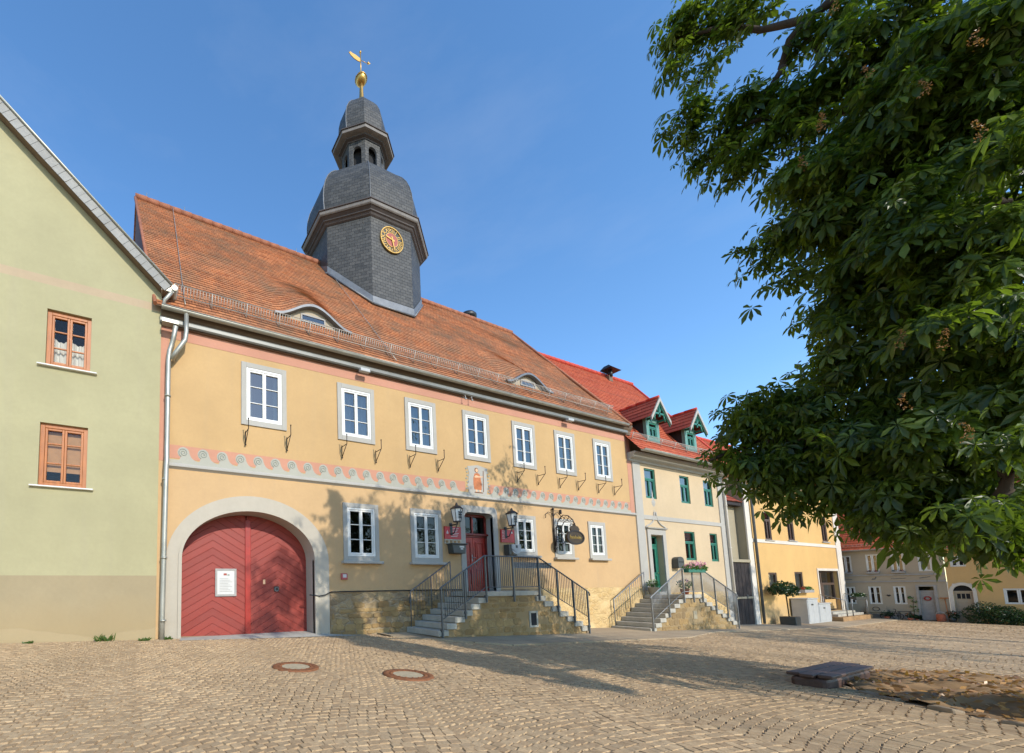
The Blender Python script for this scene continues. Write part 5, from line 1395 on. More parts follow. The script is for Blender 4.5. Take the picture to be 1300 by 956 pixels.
# ------------------------------------------------------------------ before the end houses
XF[0] = XF0
def wl(p): return tuple(XF0 @ Vector(p))
T = thing('bush', wl((4.6,-.5,-.6)), 'dense dark green bush in front of the pale yellow arched door house', 'bush')
spots = [(4.05,-.45,-.1,.45),(4.35,-.5,.15,.48),(4.65,-.5,-.05,.5),(4.9,-.5,.02,.42),(5.2,-.5,-.2,.42),(5.5,-.5,-.3,.35),(4.2,-.6,-.4,.4),(4.8,-.6,-.4,.4),(5.3,-.6,-.5,.36)]
leaves(T, 'foliage', 'shrubleaf', spots, 0, 420, .05, 51)
m = MB()
for k in range(6): m.tube([(4.4+.12*k,-.45,-.75),(4.2+.22*k,-.45,-.1)], .02, 5)
m.build('stem', K['stem'], T)
rgp = [((.42,-.35),.11,.2,'leafy pot left of the garden bench before the pale grey house','redflower'),((1.35,-.5),.12,.24,'largest leafy pot at the right end of the garden bench',None),((2.28,-.3),.07,.14,'small pot beside the grey house door',None),((2.15,-.7),.10,.20,'flowering pot on the ground before the metal table','redflower')]
for (x_, y_), r, lr, lab, fl_ in rgp:
    z = -.62; t = thing('potted_plant', wl((x_,y_,z)), lab, 'potted plant', 'pots before the pale grey house')
    m = MB(); m.lathe([(r*.7,z),(r,z+r*1.6)], x_, y_, 10); m.build('pot', K['clay'], t)
    m = MB(); m.tube([(x_,y_,z+r),(x_,y_,z+r*2+lr*.6)], .01, 4); m.build('stem', K['stem'], t)
    leaves(t, 'foliage', 'shrubleaf', [(x_,y_,z+r*1.6+lr*.7,lr),(x_+lr*.5,y_,z+r*1.6+lr*.6,lr*.7)], 0, 110, .045, int(x_*100))
    if fl_: leaves(t, 'blossom', fl_, [(x_,y_-.05,z+r*1.6+lr,lr*.7)], 0, 20, .03, int(x_*90))
T = thing('garden_bench', wl((.95,-.3,-.6)), 'pale wooden bench with an openwork back against the pale grey house wall', 'bench')
m = MB()
for i in range(3): m.box(.55,1.30,-.45+.09*i,-.38+.09*i,-.28,-.255)
m.build('seat', K['greywall'], T)
m = MB(); m.box(.55,1.30,-.17,-.14,-.20,.16); m.build('backrest', K['greywall'], T)
for xx in (.58,1.27): m = MB(); m.box(xx-.02,xx+.02,-.45,-.14,-.62,-.28); m.build('leg', K['charcoal'], T)
m = MB(); m.tube([(.93+.12*math.cos(a),-.19,.0+.12*math.sin(a)) for a in [2*PI*i/16 for i in range(17)]], .016, 5); m.build('ring_ornament', K['charcoal'], T)
T = thing('bicycle', wl((1.5,-.45,-.6)), 'old dark bicycle parked among the plants before the pale grey house', 'bicycle')
for xx in (1.30,1.72):
    m = MB(); m.tube([(xx+.19*math.cos(a),-.55,-.40+.19*math.sin(a)) for a in [2*PI*i/18 for i in range(19)]], .016, 5)
    for k in range(8): m.tube([(xx,-.55,-.40),(xx+.18*math.cos(k*.785),-.55,-.40+.18*math.sin(k*.785))], .003, 3)
    m.build('wheel', K['black'], T)
m = MB(); m.tube([(1.30,-.55,-.40),(1.44,-.55,-.12),(1.66,-.55,-.12),(1.72,-.55,-.40)], .014, 5); m.tube([(1.44,-.55,-.12),(1.50,-.55,-.40),(1.66,-.55,-.12)], .012, 5); m.tube([(1.30,-.55,-.40),(1.50,-.55,-.40)], .01, 5); m.build('frame', K['iron'], T)
m = MB(); m.tube([(1.66,-.55,-.12),(1.67,-.55,.0),(1.60,-.45,.03)], .012, 5); m.tube([(1.67,-.55,.0),(1.60,-.65,.03)], .012, 5); m.build('handlebar', K['iron'], T)
m = MB(); m.ball((1.43,-.55,-.05), .05, 8, 0, .4); m.build('saddle', K['black'], T)
T = thing('garden_table', wl((1.95,-.4,-.6)), 'small dark metal table with plants beside the grey house door', 'table')
m = MB(); m.box(1.72,2.14,-.6,-.25,-.12,-.09); m.build('table_top', K['charcoal'], T)
for xx in (1.75,2.11):
    for yy in (-.57,-.28): m = MB(); m.box(xx-.015,xx+.015,yy-.015,yy+.015,-.62,-.12); m.build('leg', K['charcoal'], T)
t = thing('climbing_plant', wl((2.2,-.15,-.6)), 'loose climbing plant on the wall left of the grey house door', 'plant')
leaves(t, 'foliage', 'freshleaf', [(2.18,-.1,.2,.12),(2.25,-.1,.5,.12),(2.15,-.1,.7,.1),(2.26,-.1,-.02,.13)], 0, 24, .05, 61)
m = MB(); m.tube([(2.2,-.08,-.6),(2.18,-.07,.1),(2.22,-.07,.75)], .01, 4); m.build('stem', K['stem'], t)
T = thing('plant_tub', wl((3.06,-.4,-.6)), 'orange terracotta tub standing by the seam between grey and yellow house', 'tub')
m = MB(); m.lathe([(.11,-.64),(.15,-.55),(.15,-.25),(.12,-.2)], 3.06, -.4, 12); m.build('body', K['clay'], T)
m = MB(); m.tube([(2.90,-.4,-.25),(2.95,-.4,-.12),(3.06,-.4,-.07),(3.17,-.4,-.12),(3.22,-.4,-.25)], .012, 5); m.build('handle', K['signwhite'], T)
T = thing('garden_tool', wl((3.2,-.12,-.6)), 'orange handled tool leaning on the wall between the two end houses', 'broom')
m = MB(); m.tube([(3.28,-.3,-.6),(3.2,-.05,.72)], .018, 6); m.build('handle', K['orangewood'], T)
m = MB(); m.box(3.05,3.32,-.09,-.04,.66,.72); m.build('head', K['orangewood'], T)
t = thing('potted_plant', wl((3.42,-.4,-.62)), 'reddish leafy pot left of the white arched door', 'potted plant')
m = MB(); m.lathe([(.10,-.62),(.14,-.40)], 3.40, -.4, 10); m.build('pot', K['charcoal'], t)
m = MB(); m.tube([(3.4,-.4,-.45),(3.4,-.4,-.1)], .01, 4); m.build('stem', K['stem'], t)
leaves(t, 'foliage', 'shrubleaf', [(3.40,-.4,-.15,.2),(3.46,-.4,-.3,.18)], 0, 100, .05, 71); leaves(t, 'blossom', 'redflower', [(3.38,-.45,-.15,.17)], 0, 26, .035, 72)
wb = None
for a, b, lab in ((-.28,.20,'red flowers on the upper sill nearest the yellow house'),(.74,1.20,'red flowers on the second upper sill of the pale grey house'),(1.62,2.08,'few red flowers on the third upper sill of the pale grey house')):
    t = thing('flower_box', wl(((a+b)/2,-.1,2.2)), lab, 'flower box', 'flower boxes of the pale grey house')
    m = MB(); m.box(a,b,-.16,-.05,2.16,2.26); m.build('box', K['greyframe'], t)
    leaves(t, 'foliage', 'shrubleaf', [(a+.1,-.11,2.30,.08),(b-.1,-.11,2.30,.08)], 0, 28, .035, int(a*50)+99); leaves(t, 'blossom', 'redflower', [(a+.1,-.13,2.32,.08),(b-.1,-.13,2.32,.08)], 0, 16, .028, int(a*40)+80)
XF[0] = Matrix.Identity(4)

# ================================================================== GROUND
def axis(a, b, mid, fine, coarse):
    v = []; x = a
    while x < b:
        v.append(x); x += fine if mid[0] <= x < mid[1] else coarse
    return v+[b]
xs = [-3000,-600,-150,-60]+axis(-30, 60, (-14, 44), 2., 4.)+[90,200,700,3000]
ys = [-3000,-600,-150,-60]+axis(-30, 30, (-30, 2), 1., 4.)+[60,150,600,3000]
m = MB(); nx = len(xs)
m.v = [(x,y,gz(x,y)-.006) for y in ys for x in xs]
for j in range(len(ys)-1):
    for i in range(nx-1):
        m.f.append((j*nx+i, j*nx+i+1, (j+1)*nx+i+1, (j+1)*nx+i)); m.m.append(0); m.sm.append(True)
n = NT('sandy_joints'); v = n.coord()
n.col(n.ramp(n.noise(v, 2.2, 6., .7), [(.3, lin((152,130,100))), (.7, lin((184,160,124)))])); n.set(Roughness=.98); n.bump(n.noise(v, 40., 4.), .5, .01)
tag(m.build('ground', n.mat), kind='structure')
# cobbles, every stone modelled; laid in shallow arcs
n = NT('sandstone_setts'); g = n.new('ShaderNodeNewGeometry'); v = n.coord()
c = n.ramp(g.outputs['Random Per Island'], [(0., lin((172,144,110))), (.35, lin((190,160,122))), (.7, lin((200,171,132))), (1., lin((180,154,120)))])
c = n.mix(n.ramp(n.noise(v, .8, 5., .65), [(.35, .40), (.7, 0.)]), c, lin((140,118,90)))
c = n.mix(n.ramp(n.noise(v, 30., 4., .7), [(.3, .45), (.6, 0.)]), c, lin((112,92,68)))
n.col(c); n.set(Roughness=.88); n.b.inputs['Specular IOR Level'].default_value = .25; n.bump(n.noise(v, 60., 4.), .4, .004)
K['sett'] = n.mat
rg = random.Random(12)
holes_c = [(2.32,-3.70,.36),(3.71,-4.67,.36)]
def in_walk(x, y): return y > walk_edge(x) and x > 6.2
def walk_edge(x):
    return -2.75 + (.9 if x > 16 else .0)*min(1,(x-16)/4) if x > 8.2 else -2.75+ (8.2-x)*1.05
def setts(m, x0, x1, y0, y1, p, q):
    ny = int((y1-y0)/q); nxx = int((x1-x0)/p)
    for j in range(ny+1):
        for i in range(nxx+1):
            x = x0+i*p+(j % 2)*p*.5+rg.uniform(-.012,.012); y = y0+j*q
            arc = .13*abs(math.sin(PI*x/2.6))+.05*math.sin(x*.7+2.)
            y += arc+rg.uniform(-.007,.007)
            if y > -.03 - (1.9 if x > 6.2 else 0)*0 or in_walk(x, y) or (.0 < x < .2 and y > -.1): continue
            if any((x-a)**2+(y-b)**2 < (r+.03)**2 for a,b,r in holes_c): continue
            if (x-11.3)**2/8.2+(y+9.3)**2/6.6 < .93: continue
            hx, hy = p*.5-rg.uniform(.001,.006), q*.5-rg.uniform(.001,.005)
            dz = gz(x,y)+rg.uniform(-.003,.003)+.004*math.sin(x*2.3+1.7*math.sin(y*1.9))*math.sin(y*2.7); an = .35*math.cos(PI*x/2.6)*(1 if math.sin(PI*x/2.6) > 0 else -1)+rg.uniform(-.1,.1)
            ca, sa = math.cos(an), math.sin(an); k = .90; t1, t2 = rg.uniform(-.003,.003), rg.uniform(-.003,.003)
            vs = [(x+ux*ca-uy*sa, y+ux*sa+uy*ca, dz-.010) for ux,uy in ((-hx,-hy),(hx,-hy),(hx,hy),(-hx,hy))]
            vs += [(x+k*(ux*ca-uy*sa), y+k*(ux*sa+uy*ca), dz+.004+t1*sx_+t2*sy_) for ux,uy,sx_,sy_ in ((-hx,-hy,-1,-1),(hx,-hy,1,-1),(hx,hy,1,1),(-hx,hy,-1,1))]
            m.add(vs, [(4,5,6,7),(0,1,5,4),(1,2,6,5),(2,3,7,6),(3,0,4,7)])
m = MB(); setts(m, -5, 20, -9.6, 0, .100, .088); setts(m, -5, 16, -13.5, -9.62, .16, .14); setts(m, 20, 42, -8.2, -.9, .16, .14)
tag(m.build('cobbled_square', K['sett']), kind='structure')
# flagged pavement along the houses
m = MB()
n = NT('worn_paving'); v = n.coord(); br = n.new('ShaderNodeTexBrick'); n.link(v, br.inputs['Vector']); br.inputs['Scale'].default_value = 1.; br.inputs['Brick Width'].default_value = 1.1; br.inputs['Row Height'].default_value = .72; br.inputs['Mortar Size'].default_value = .012
br.inputs['Color1'].default_value = (*lin((164,144,116)),1); br.inputs['Color2'].default_value = (*lin((184,164,132)),1); br.inputs['Mortar'].default_value = (*lin((110,92,70)),1)
c = n.mix(n.ramp(n.noise(v, 1.1, 6., .7), [(.35, .45), (.7, 0.)]), br.outputs['Color'], lin((136,118,94))); n.col(n.mix(n.ramp(n.noise(v, 24., 4.), [(.3, .3), (.6, 0.)]), c, lin((116,98,76)))); n.set(Roughness=.9); n.bump(n.noise(v, 40., 4.), .3, .005)
xx = [6.25+.5*i for i in range(72)]
for a, b in zip(xx[:-1], xx[1:]):
    for j in range(3):
        f0, f1 = j/3, (j+1)/3; ya, yb = min(walk_edge(a), -.02), min(walk_edge(b), -.02)
        P = lambda x, y_: (x, y_, gz(x, y_)+.035)
        m.quad(P(a,ya*(1-f0)), P(b,yb*(1-f0)), P(b,yb*(1-f1)+.02*(j==2)), P(a,ya*(1-f1)+.02*(j==2)))
    ya, yb = walk_edge(a), walk_edge(b)
    m.quad((a,ya,gz(a,ya)-.1),(b,yb,gz(b,yb)-.1),(b,yb,gz(b,yb)+.035),(a,ya,gz(a,ya)+.035))
tag(m.build('pavement', n.mat), kind='structure')
m = MB()                                                                   # stone threshold at the gate
m.quad((.98,.0,gz(1)+.02),(4.34,.0,gz(4.3)+.05),(4.34,.6,.51),(.98,.6,.51)); m.quad((.9,-.35,gz(1)-.0),(5.6,-.35,gz(5.6)+.012),(4.34,.0,gz(4.3)+.05),(.98,.0,gz(1)+.02))
tag(m.build('gate_threshold', K['step']), kind='structure')
# manhole covers
mh = None
for (x, y, lab) in ((2.32,-3.70,'round rusty manhole cover with concrete filling, nearer the red gate'), (3.71,-4.67,'round rusty manhole cover with concrete filling, nearer the bottom edge')):
    z = gz(x,y)
    if mh is None:
        mh = thing('manhole_cover', (x,y,z), lab, 'manhole cover', 'manhole covers in the cobbles'); mh.rotation_euler = (math.radians(1.1), math.radians(2.0), 0)
        m = MB(); m.lathe([(.22,-.02),(.22,.014),(.27,.018),(.275,.012),(.285,.012),(.29,.018),(.36,.016),(.365,-.02)], 0, 0, 40); m.f = m.f[:-2]; m.m = m.m[:-2]; m.sm = m.sm[:-2]
        for k in range(16): a = 2*PI*k/16; m.box(.245*math.cos(a)-.012,.245*math.cos(a)+.012,.245*math.sin(a)-.012,.245*math.sin(a)+.012,.014,.022)
        m.build('iron_ring', K['rust'], mh, 0, True)
        m = MB(); m.lathe([(.218,-.02),(.216,.012)], 0, 0, 32); m.build('concrete_infill', K['concretein'], mh, 0, True)
    else: dup(mh, (x,y,z), None, lab)
# weeds at the foot of the walls
wd = 0
for (x, y, s, lab) in ((-.55,-.16,.22,'tallest weed tuft at the foot of the green gable wall'),(.20,-.25,.12,'low weed tuft between the downpipe and the gate'),(.72,-.12,.13,'weed tuft at the left foot of the gate surround'),(-1.9,-.2,.09,'small weed tuft under the lower window of the green house')):
    t = thing('weed', (x,y,gz(x,y)), lab, 'weed', 'weeds along the wall foot'); m = MB(); rw = random.Random(int(x*100)+900)
    for k in range(34):
        a = rw.uniform(0,2*PI); L = s*rw.uniform(.5,1.1); b = Vector((x+rw.uniform(-.5,.5)*s*1.6, y+rw.uniform(-.2,.2)*s, gz(x,y)-.01)); d = Vector((math.cos(a)*.6, math.sin(a)*.6, rw.uniform(.5,1.1))).normalized(); w_ = d.orthogonal().normalized()*.014
        m.add([b-w_, b+w_, b+d*L*.6+w_*1.1, b+d*L+Vector((0,0,-.02)), b+d*L*.6-w_*1.1], [(0,1,2,3,4)])
    m.build('leaf_blades', K['weed'], t)
# ================================================================== CHESTNUT, ITS BED AND SEAT
m = MB(); rs = random.Random(5); NR, NA = 30, 150
bx, by = 11.3, -9.3
pts = []
for i in range(NR+1):
    for k in range(NA):
        a = 2*PI*k/NA; r = i/NR
        x, y = bx+2.82*r*math.cos(a), by+2.52*r*math.sin(a)
        pts.append((x, y, gz(x,y)+.14*(1-r**5)+.045*math.sin(x*4)*math.sin(y*5)+.03*math.sin(x*9+y*4)*math.sin(y*11-x*3)+rs.uniform(-.03,.03)*(r < 1)))
m.v = pts
for i in range(NR):
    for k in range(NA):
        k2 = (k+1) % NA; m.f.append((i*NA+k, (i+1)*NA+k, (i+1)*NA+k2, i*NA+k2)); m.m.append(0); m.sm.append(True)
tag(m.build('tree_bed_soil', K['soil']), kind='structure')
KB = thing('bed_kerb', (bx,by,gz(bx,by)), 'rough stone edging round the soil bed of the chestnut tree', 'kerb')
for k in range(64):
    a = 2*PI*k/64; x, y = bx+2.86*math.cos(a), by+2.56*math.sin(a); m = MB()
    t_ = Vector((-2.86*math.sin(a), 2.56*math.cos(a), 0)).normalized(); nn = Vector((t_.y,-t_.x,0)); L = .125*rs.uniform(.8,1.05); h = .0+.05*rs.random()
    c = Vector((x,y,gz(x,y)))
    vs = [c-t_*L-nn*.055+Vector((0,0,-.1)), c+t_*L-nn*.055+Vector((0,0,-.1)), c+t_*L+nn*.055+Vector((0,0,-.1)), c-t_*L+nn*.055+Vector((0,0,-.1))]
    vs += [v_*1.+Vector((rs.uniform(-.02,.02),rs.uniform(-.02,.02),.1+h+rs.uniform(-.02,.02))) for v_ in vs]
    m.add(vs, [(4,5,6,7),(0,1,5,4),(1,2,6,5),(2,3,7,6),(3,0,4,7)]); m.build('kerb_stone', K['kerb'], KB, .02)
T = thing('plank_seat', (10,-7.0,gz(10,-7)), 'brown wooden plank seat with a rounded end at the edge of the tree bed', 'bench')
def seat_poly(y0, y1):
    r = (y1-y0)/2; return [(9.05+r-r*math.cos(q), (y0+y1)/2-r*math.sin(q)) for q in [PI/2-PI*i/10 for i in range(11)]]
for k, (ya, yb) in enumerate(((-7.20,-7.06),(-7.05,-6.91),(-6.90,-6.76))):
    x0 = 9.05+(.0 if k == 1 else .09); m = MB(); m.box(x0, 10.95-.12*(k == 0), ya, yb, .265, .315); m.build('seat_plank', K['benchwood'], T, .015)
m = MB(); m.prism([(9.12,gz(9.2,-7)-.06),(10.85,gz(10.8,-7)-.06),(10.85,.264),(9.12,.264)], -7.16, -6.80); m.build('seat_apron', K['benchwood'], T, .05)

BLOBS = [(6.00,-7.41,8.45,0.29),(6.11,-7.62,8.42,0.32),(5.97,-7.32,8.07,0.17),(6.10,-7.51,7.77,0.16),(6.25,-7.89,8.16,0.33),(6.09,-7.43,7.23,0.29),(6.18,-7.54,6.73,0.25),(6.29,-7.75,6.54,0.31),(6.23,-7.68,7.05,0.29),(6.32,-7.90,7.02,0.30),(6.39,-8.08,6.64,0.36),(6.06,-7.36,7.04,0.12),(6.42,-8.37,7.30,0.30),(6.45,-8.45,6.58,0.61),(6.43,-8.70,6.90,0.46),(6.39,-8.88,5.98,0.71),(6.22,-9.16,5.87,0.64),(6.18,-9.16,5.02,0.62),(6.42,-8.05,5.86,0.34),(6.39,-7.88,5.41,0.26),(6.35,-7.73,5.24,0.15),(6.42,-7.92,4.93,0.17),(6.47,-8.19,5.12,0.46),(6.47,-8.33,5.68,0.61),(6.46,-8.65,5.19,0.74),(6.30,-8.97,4.45,0.78),(6.49,-8.22,4.41,0.25),(6.50,-8.41,4.44,0.51),(6.44,-8.68,4.15,0.72),(6.24,-9.01,3.60,0.69),(6.51,-8.32,3.86,0.40),(6.50,-8.10,3.82,0.24),(6.49,-8.51,3.52,0.60),(6.34,-7.48,3.46,0.22),(6.36,-7.54,3.58,0.25),(6.29,-7.31,3.14,0.15),(6.34,-7.41,2.97,0.22),(6.43,-7.73,3.59,0.29),(6.47,-7.83,3.21,0.40),(6.43,-7.63,3.00,0.37),(6.51,-8.08,3.28,0.54),(6.47,-7.75,2.88,0.32),(6.42,-7.58,2.75,0.17),(6.48,-7.72,2.50,0.14),(6.52,-8.00,2.82,0.42),(6.52,-7.92,2.44,0.16),(6.53,-8.28,2.89,0.53),(6.47,-8.58,2.93,0.61),(6.54,-8.28,2.35,0.16),(6.48,-8.54,2.37,0.47),(6.31,-8.87,2.80,0.65),(6.32,-8.83,2.23,0.42),(6.47,-8.56,2.11,0.17),(6.43,-8.64,1.93,0.09),(6.33,-8.81,2.00,0.20),(6.54,-8.19,2.60,0.29),(6.25,-8.90,1.86,0.13),(6.54,-8.09,2.23,0.08),(6.52,-8.39,2.04,0.09),(6.37,-8.74,1.79,0.08),(6.52,-8.41,2.29,0.23)]
HID = [(6.6,-10.6,9.0,1.1),(7.6,-11.4,9.3,1.4),(5.9,-12.0,9.2,1.0),(9.2,-11,9.6,1.4),(11,-10.8,9.4,1.4),(12.6,-10.4,9.2,1.4),(13.6,-11.2,8.8,1.2),(12.2,-12.2,10.0,1.4),(10,-12.6,10.3,1.4),(8,-12.8,10.4,1.3),(13,-9.8,7.4,1.2),(11.5,-10.2,7.8,1.2),(9.8,-11.5,7.9,1.1),(14,-10.2,6.6,1.),(12,-9.8,5.4,1.),(8.6,-12.2,8.6,1.2), (6.6,-12.4,8.1,.8),(5.4,-13,9.4,.9),(4.9,-12.6,8.3,.75),(10.8,-12.0,8.2,1.0),(11.6,-12.6,9.8,1.3),(13.2,-12.4,9.6,1.3),(14.3,-12.6,9.0,1.2),(12.4,-11.0,7.8,1.0),(9.6,-10.0,4.6,1.2),(11.0,-9.5,4.1,1.1),(8.5,-10.6,4.6,1.0),(10.3,-10.6,5.6,1.2),(9.3,-10.6,3.2,.9),(10.6,-10.2,3.0,.9),(8.4,-10.8,3.4,.7),(8.2,-9.0,8.4,1.0),(10.6,-9.0,8.3,1.2),(9.4,-8.6,8.0,1.0),(11.6,-9.2,6.4,1.2),(10.6,-9.0,5.6,1.1),(8.2,-10.6,3.6,.8),(9.2,-10.8,4.2,.9),(10.2,-10.6,3.6,.9),(11.2,-10.6,3.2,.9),(11.0,-10.8,4.6,.9),(9.4,-10.5,2.8,.7),(10.4,-10.4,2.6,.7),(7.4,-10.9,4.2,.6),(12.2,-10.6,4.0,.9)]  # unseen crown masses, mostly placed for the shade they cast on wall and square
def palmate(m, c, ax, L, rg, detail=True):
    """one chestnut leaf: seven drooping leaflets from one point"""
    up = ax; e = up.orthogonal().normalized(); e.rotate(Matrix.Rotation(rg.uniform(0,2*PI),3,up)); f_ = up.cross(e)
    nl = 7 if detail else 5
    for k in range(nl):
        a = (k-(nl-1)/2)*(.80 if detail else 1.1)+rg.uniform(-.1,.1); l = L*(1.-.10*abs(k-(nl-1)/2))*rg.uniform(.9,1.08)
        d = (e*math.cos(a)+f_*math.sin(a)); s_ = up.cross(d)
        dr = rg.uniform(.1,.8)
        p = lambda t, w, z: c + d*l*t + s_*l*w + up*(z*l) - Vector((0,0,l*dr*t*t))
        if detail: m.add([p(.05,0,0), p(.45,.12,.035), p(.74,.19,.03), p(1.,0,-.05), p(.74,-.19,.03), p(.45,-.12,.035), p(.45,0,0), p(.74,0,0)], [(0,6,1),(6,7,2,1),(7,3,2),(0,5,6),(6,5,4,7),(7,4,3)])
        else: m.add([p(.05,0,0), p(.68,.16,.03), p(1.,0,-.05), p(.68,-.16,.03)], [(0,1,2,3)])
def foliage(m, blobs, dens, L, seed, detail, center):
    rg = random.Random(seed)
    for (x,y,z,r) in blobs:
        n = int(dens*(r**2.15)); C0 = Vector((x,y,z))
        # smaller sprays inside each mass leave gaps and clumps
        sprays = []
        for _ in range(max(5, int(r*r*26))):
            q = Vector((rg.gauss(0,1),rg.gauss(0,1),rg.gauss(0,1))).normalized()*(max(.08, r-.11) if detail else r)*rg.uniform(.35,.98); sprays.append((C0+q, (.13+.09*rg.random()) if detail else .3))
        for _ in range(n):
            s0, sr = sprays[rg.randrange(len(sprays))]
            c = s0+Vector((rg.gauss(0,1),rg.gauss(0,1),rg.gauss(0,.8)))*sr*.55
            out = (c-center).normalized()
            ax = (Vector((0,0,1))*.75+out*.6+Vector((rg.uniform(-1,1),rg.uniform(-1,1),rg.uniform(-.4,.5)))).normalized()
            palmate(m, c, ax, L*rg.uniform(.55,1.25), rg, detail)
TR = thing('chestnut_tree', (9.6,-9.9,gz(9.6,-9.9)), 'large horse chestnut with hanging palmate leaves filling the upper right', 'tree')
cen = Vector((9.4,-9.8,6.5))
m = MB(); foliage(m, BLOBS, 1250, .122, 1, True, cen); EYE = Vector((0,-9.52,1.65)); foliage(m, [tuple(EYE+(Vector(b[:3])-EYE)*1.3)+(b[3]*1.12,) for b in BLOBS if b[3] > .25 and b[2] < 6.6], 170, .16, 4, True, cen); m.build('crown', K['leaf'], TR)
FILL = [tuple(EYE+(Vector(b[:3])-EYE)*k_)+(b[3]*k_*.95,) for b in BLOBS for k_ in (1.62, 2.0) if b[1] < -7.95 and b[2] < 5.8 and b[3] > .3]
m = MB(); foliage(m, FILL, 34, .24, 6, False, cen); m.build('crown', K['leaf'], TR)
m = MB(); foliage(m, [b for b in HID if b[2] < 5.7], 165, .26, 2, False, cen); foliage(m, [b for b in HID if b[2] >= 5.7], 92, .25, 12, False, cen); m.build('crown', K['leaf'], TR)
m = MB(); z0 = gz(9.6,-9.9)
m.tube([(9.6,-9.9,z0-.2),(9.6,-9.9,z0+.25),(9.58,-9.9,z0+1.2),(9.5,-9.95,3.2),(9.45,-10.0,5.0),(9.5,-10.1,7.0),(9.5,-10.4,9.4)], [.56,.40,.34,.30,.24,.17,.07], 14); m.build('trunk', K['bark'], TR)
def limb(pts, r0, r1):
    m = MB(); P_ = [Vector(p) for p in pts]; Q = []
    for a, b in zip(P_[:-1], P_[1:]):
        for t in (0,.5): Q.append(a.lerp(b,t)+Vector((math.sin(a.x*9+t*5),math.cos(a.y*7+t*4),math.sin(a.z*5)))*.06*(1 if Q else 0))
    Q.append(P_[-1]); n_ = len(Q); m.tube(Q, [r0+(r1-r0)*i/(n_-1) for i in range(n_)], 8); m.build('branch', K['bark'], TR)
limb_r = .075
limb([(9.5,-10.2,7.4),(6.43, -8.53, 7.52),(6.4, -8.29, 7.59),(6.32, -8.02, 7.8),(6.0, -7.4, 8.35)], .06, .018)
limb([(6.4, -8.29, 7.59),(6.37, -8.12, 7.35),(6.35, -8.03, 7.22),(6.22, -7.64, 6.89)], .05, .012)
limb([(6.4, -8.29, 7.59),(6.42, -8.31, 7.2),(6.4, -8.11, 6.62)], .03, .010)
limb([(9.5,-9.95,3.0),(6.2, -8.98, 2.52),(6.37, -8.75, 2.21),(6.46, -8.58, 1.97)], .06, .02)
limb([(9.46,-9.95,3.9),(6.53, -8.25, 3.02),(6.37, -7.51, 3.26),(6.24, -7.21, 3.11)], .055, .012)
limb([(9.46,-10.0,5.2),(6.43, -8.75, 4.99),(6.47, -8.24, 5.16),(6.39, -7.88, 5.41)], .055, .012)
limb([(9.5,-10.1,6.6),(6.4, -8.11, 6.62),(6.22, -7.64, 6.89)], .05, .012)
limb([(9.5,-10.1,6.6),(8.2,-10.9,8.0),(6.6,-11.6,8.6)], .14, .03)
limb([(9.5,-10.2,7.0),(11.0,-10.8,8.4),(12.4,-11.2,9.0)], .13, .03)
limb([(9.46,-10.0,5.4),(11.2,-10.0,6.4),(13.0,-10.0,6.8)], .13, .03)
PAN = [ (5.78,-8.39,5.87),(5.75,-8.65,6.01),(5.78,-8.38,5.85),(5.71,-8.73,4.52),(5.48,-9.09,4.80),(5.48,-9.13,5.47),(5.74,-8.63,3.57),(5.40,-9.04,2.91),(5.75,-8.60,3.05),(5.63,-8.82,3.43),(5.65,-8.90,5.48),(5.42,-9.08,3.79),(5.75,-8.54,6.84),(5.57,-8.86,2.67),(5.78,-8.25,5.59),(5.80,-8.45,3.12) ]
rp = random.Random(8)
for k, (x,y,z) in enumerate(PAN):
    if k % 4 == 3: continue
    leaves(TR, 'seed_panicle', 'husk', [(x+.01*math.sin(k*3+q),y+.012*math.cos(k*2+q),z+.026*q,.036*(1-.12*q)) for q in range(6)], 0, 10, .009, 300+k)
lt = random.Random(77); m = MB()
for _ in range(2600):
    a, q = lt.uniform(0,2*PI), lt.random()**.5*1.02; x, y = bx+2.82*q*math.cos(a), by+2.52*q*math.sin(a)
    zz = gz(x,y)+.14*(1-min(1,q)**5)+.045*math.sin(x*4)*math.sin(y*5)+.03*math.sin(x*9+y*4)*math.sin(y*11-x*3)+lt.uniform(.0,.05)
    d = Vector((lt.uniform(-1,1),lt.uniform(-1,1),lt.uniform(-.5,.5))).normalized(); e = d.orthogonal().normalized(); s_ = lt.uniform(.02,.055); c = Vector((x,y,zz))
    m.add([c-d*s_, c+e*s_*.5, c+d*s_, c-e*s_*.5], [(0,1,2,3)])
tag(m.build('leaf_litter', K['litter']), 'dry brown leaf litter strewn over the soil under the chestnut', 'leaf litter', kind='stuff')
# second chestnut, unseen, added right of the frame for shade on the pavement
T2 = thing('chestnut_tree', (30.5,-13.0,gz(30.5,-13)), 'unseen second horse chestnut, added beyond the right edge of the view for its shade', 'tree')
B2 = [(27.5,-12.5,6.4,1.7),(29.5,-13,7.6,2.0),(31.5,-13,7.0,2.0),(33.0,-12.5,5.8,1.6),(30.0,-12,5.4,1.7),(28.4,-13.4,5.2,1.4),(32.0,-14,8.2,1.7),(30.2,-14.0,9.2,1.7),(26.4,-12.8,5.6,1.2)]
m = MB(); foliage(m, B2, 30, .34, 3, False, Vector((30.5,-13,5))); m.build('crown', K['leaf'], T2)
m = MB(); m.tube([(30.5,-13,-.8),(30.5,-13,.4),(30.4,-13,3.5),(30.3,-13,7.5)], [.5,.36,.3,.1], 12); m.build('trunk', K['bark'], T2)

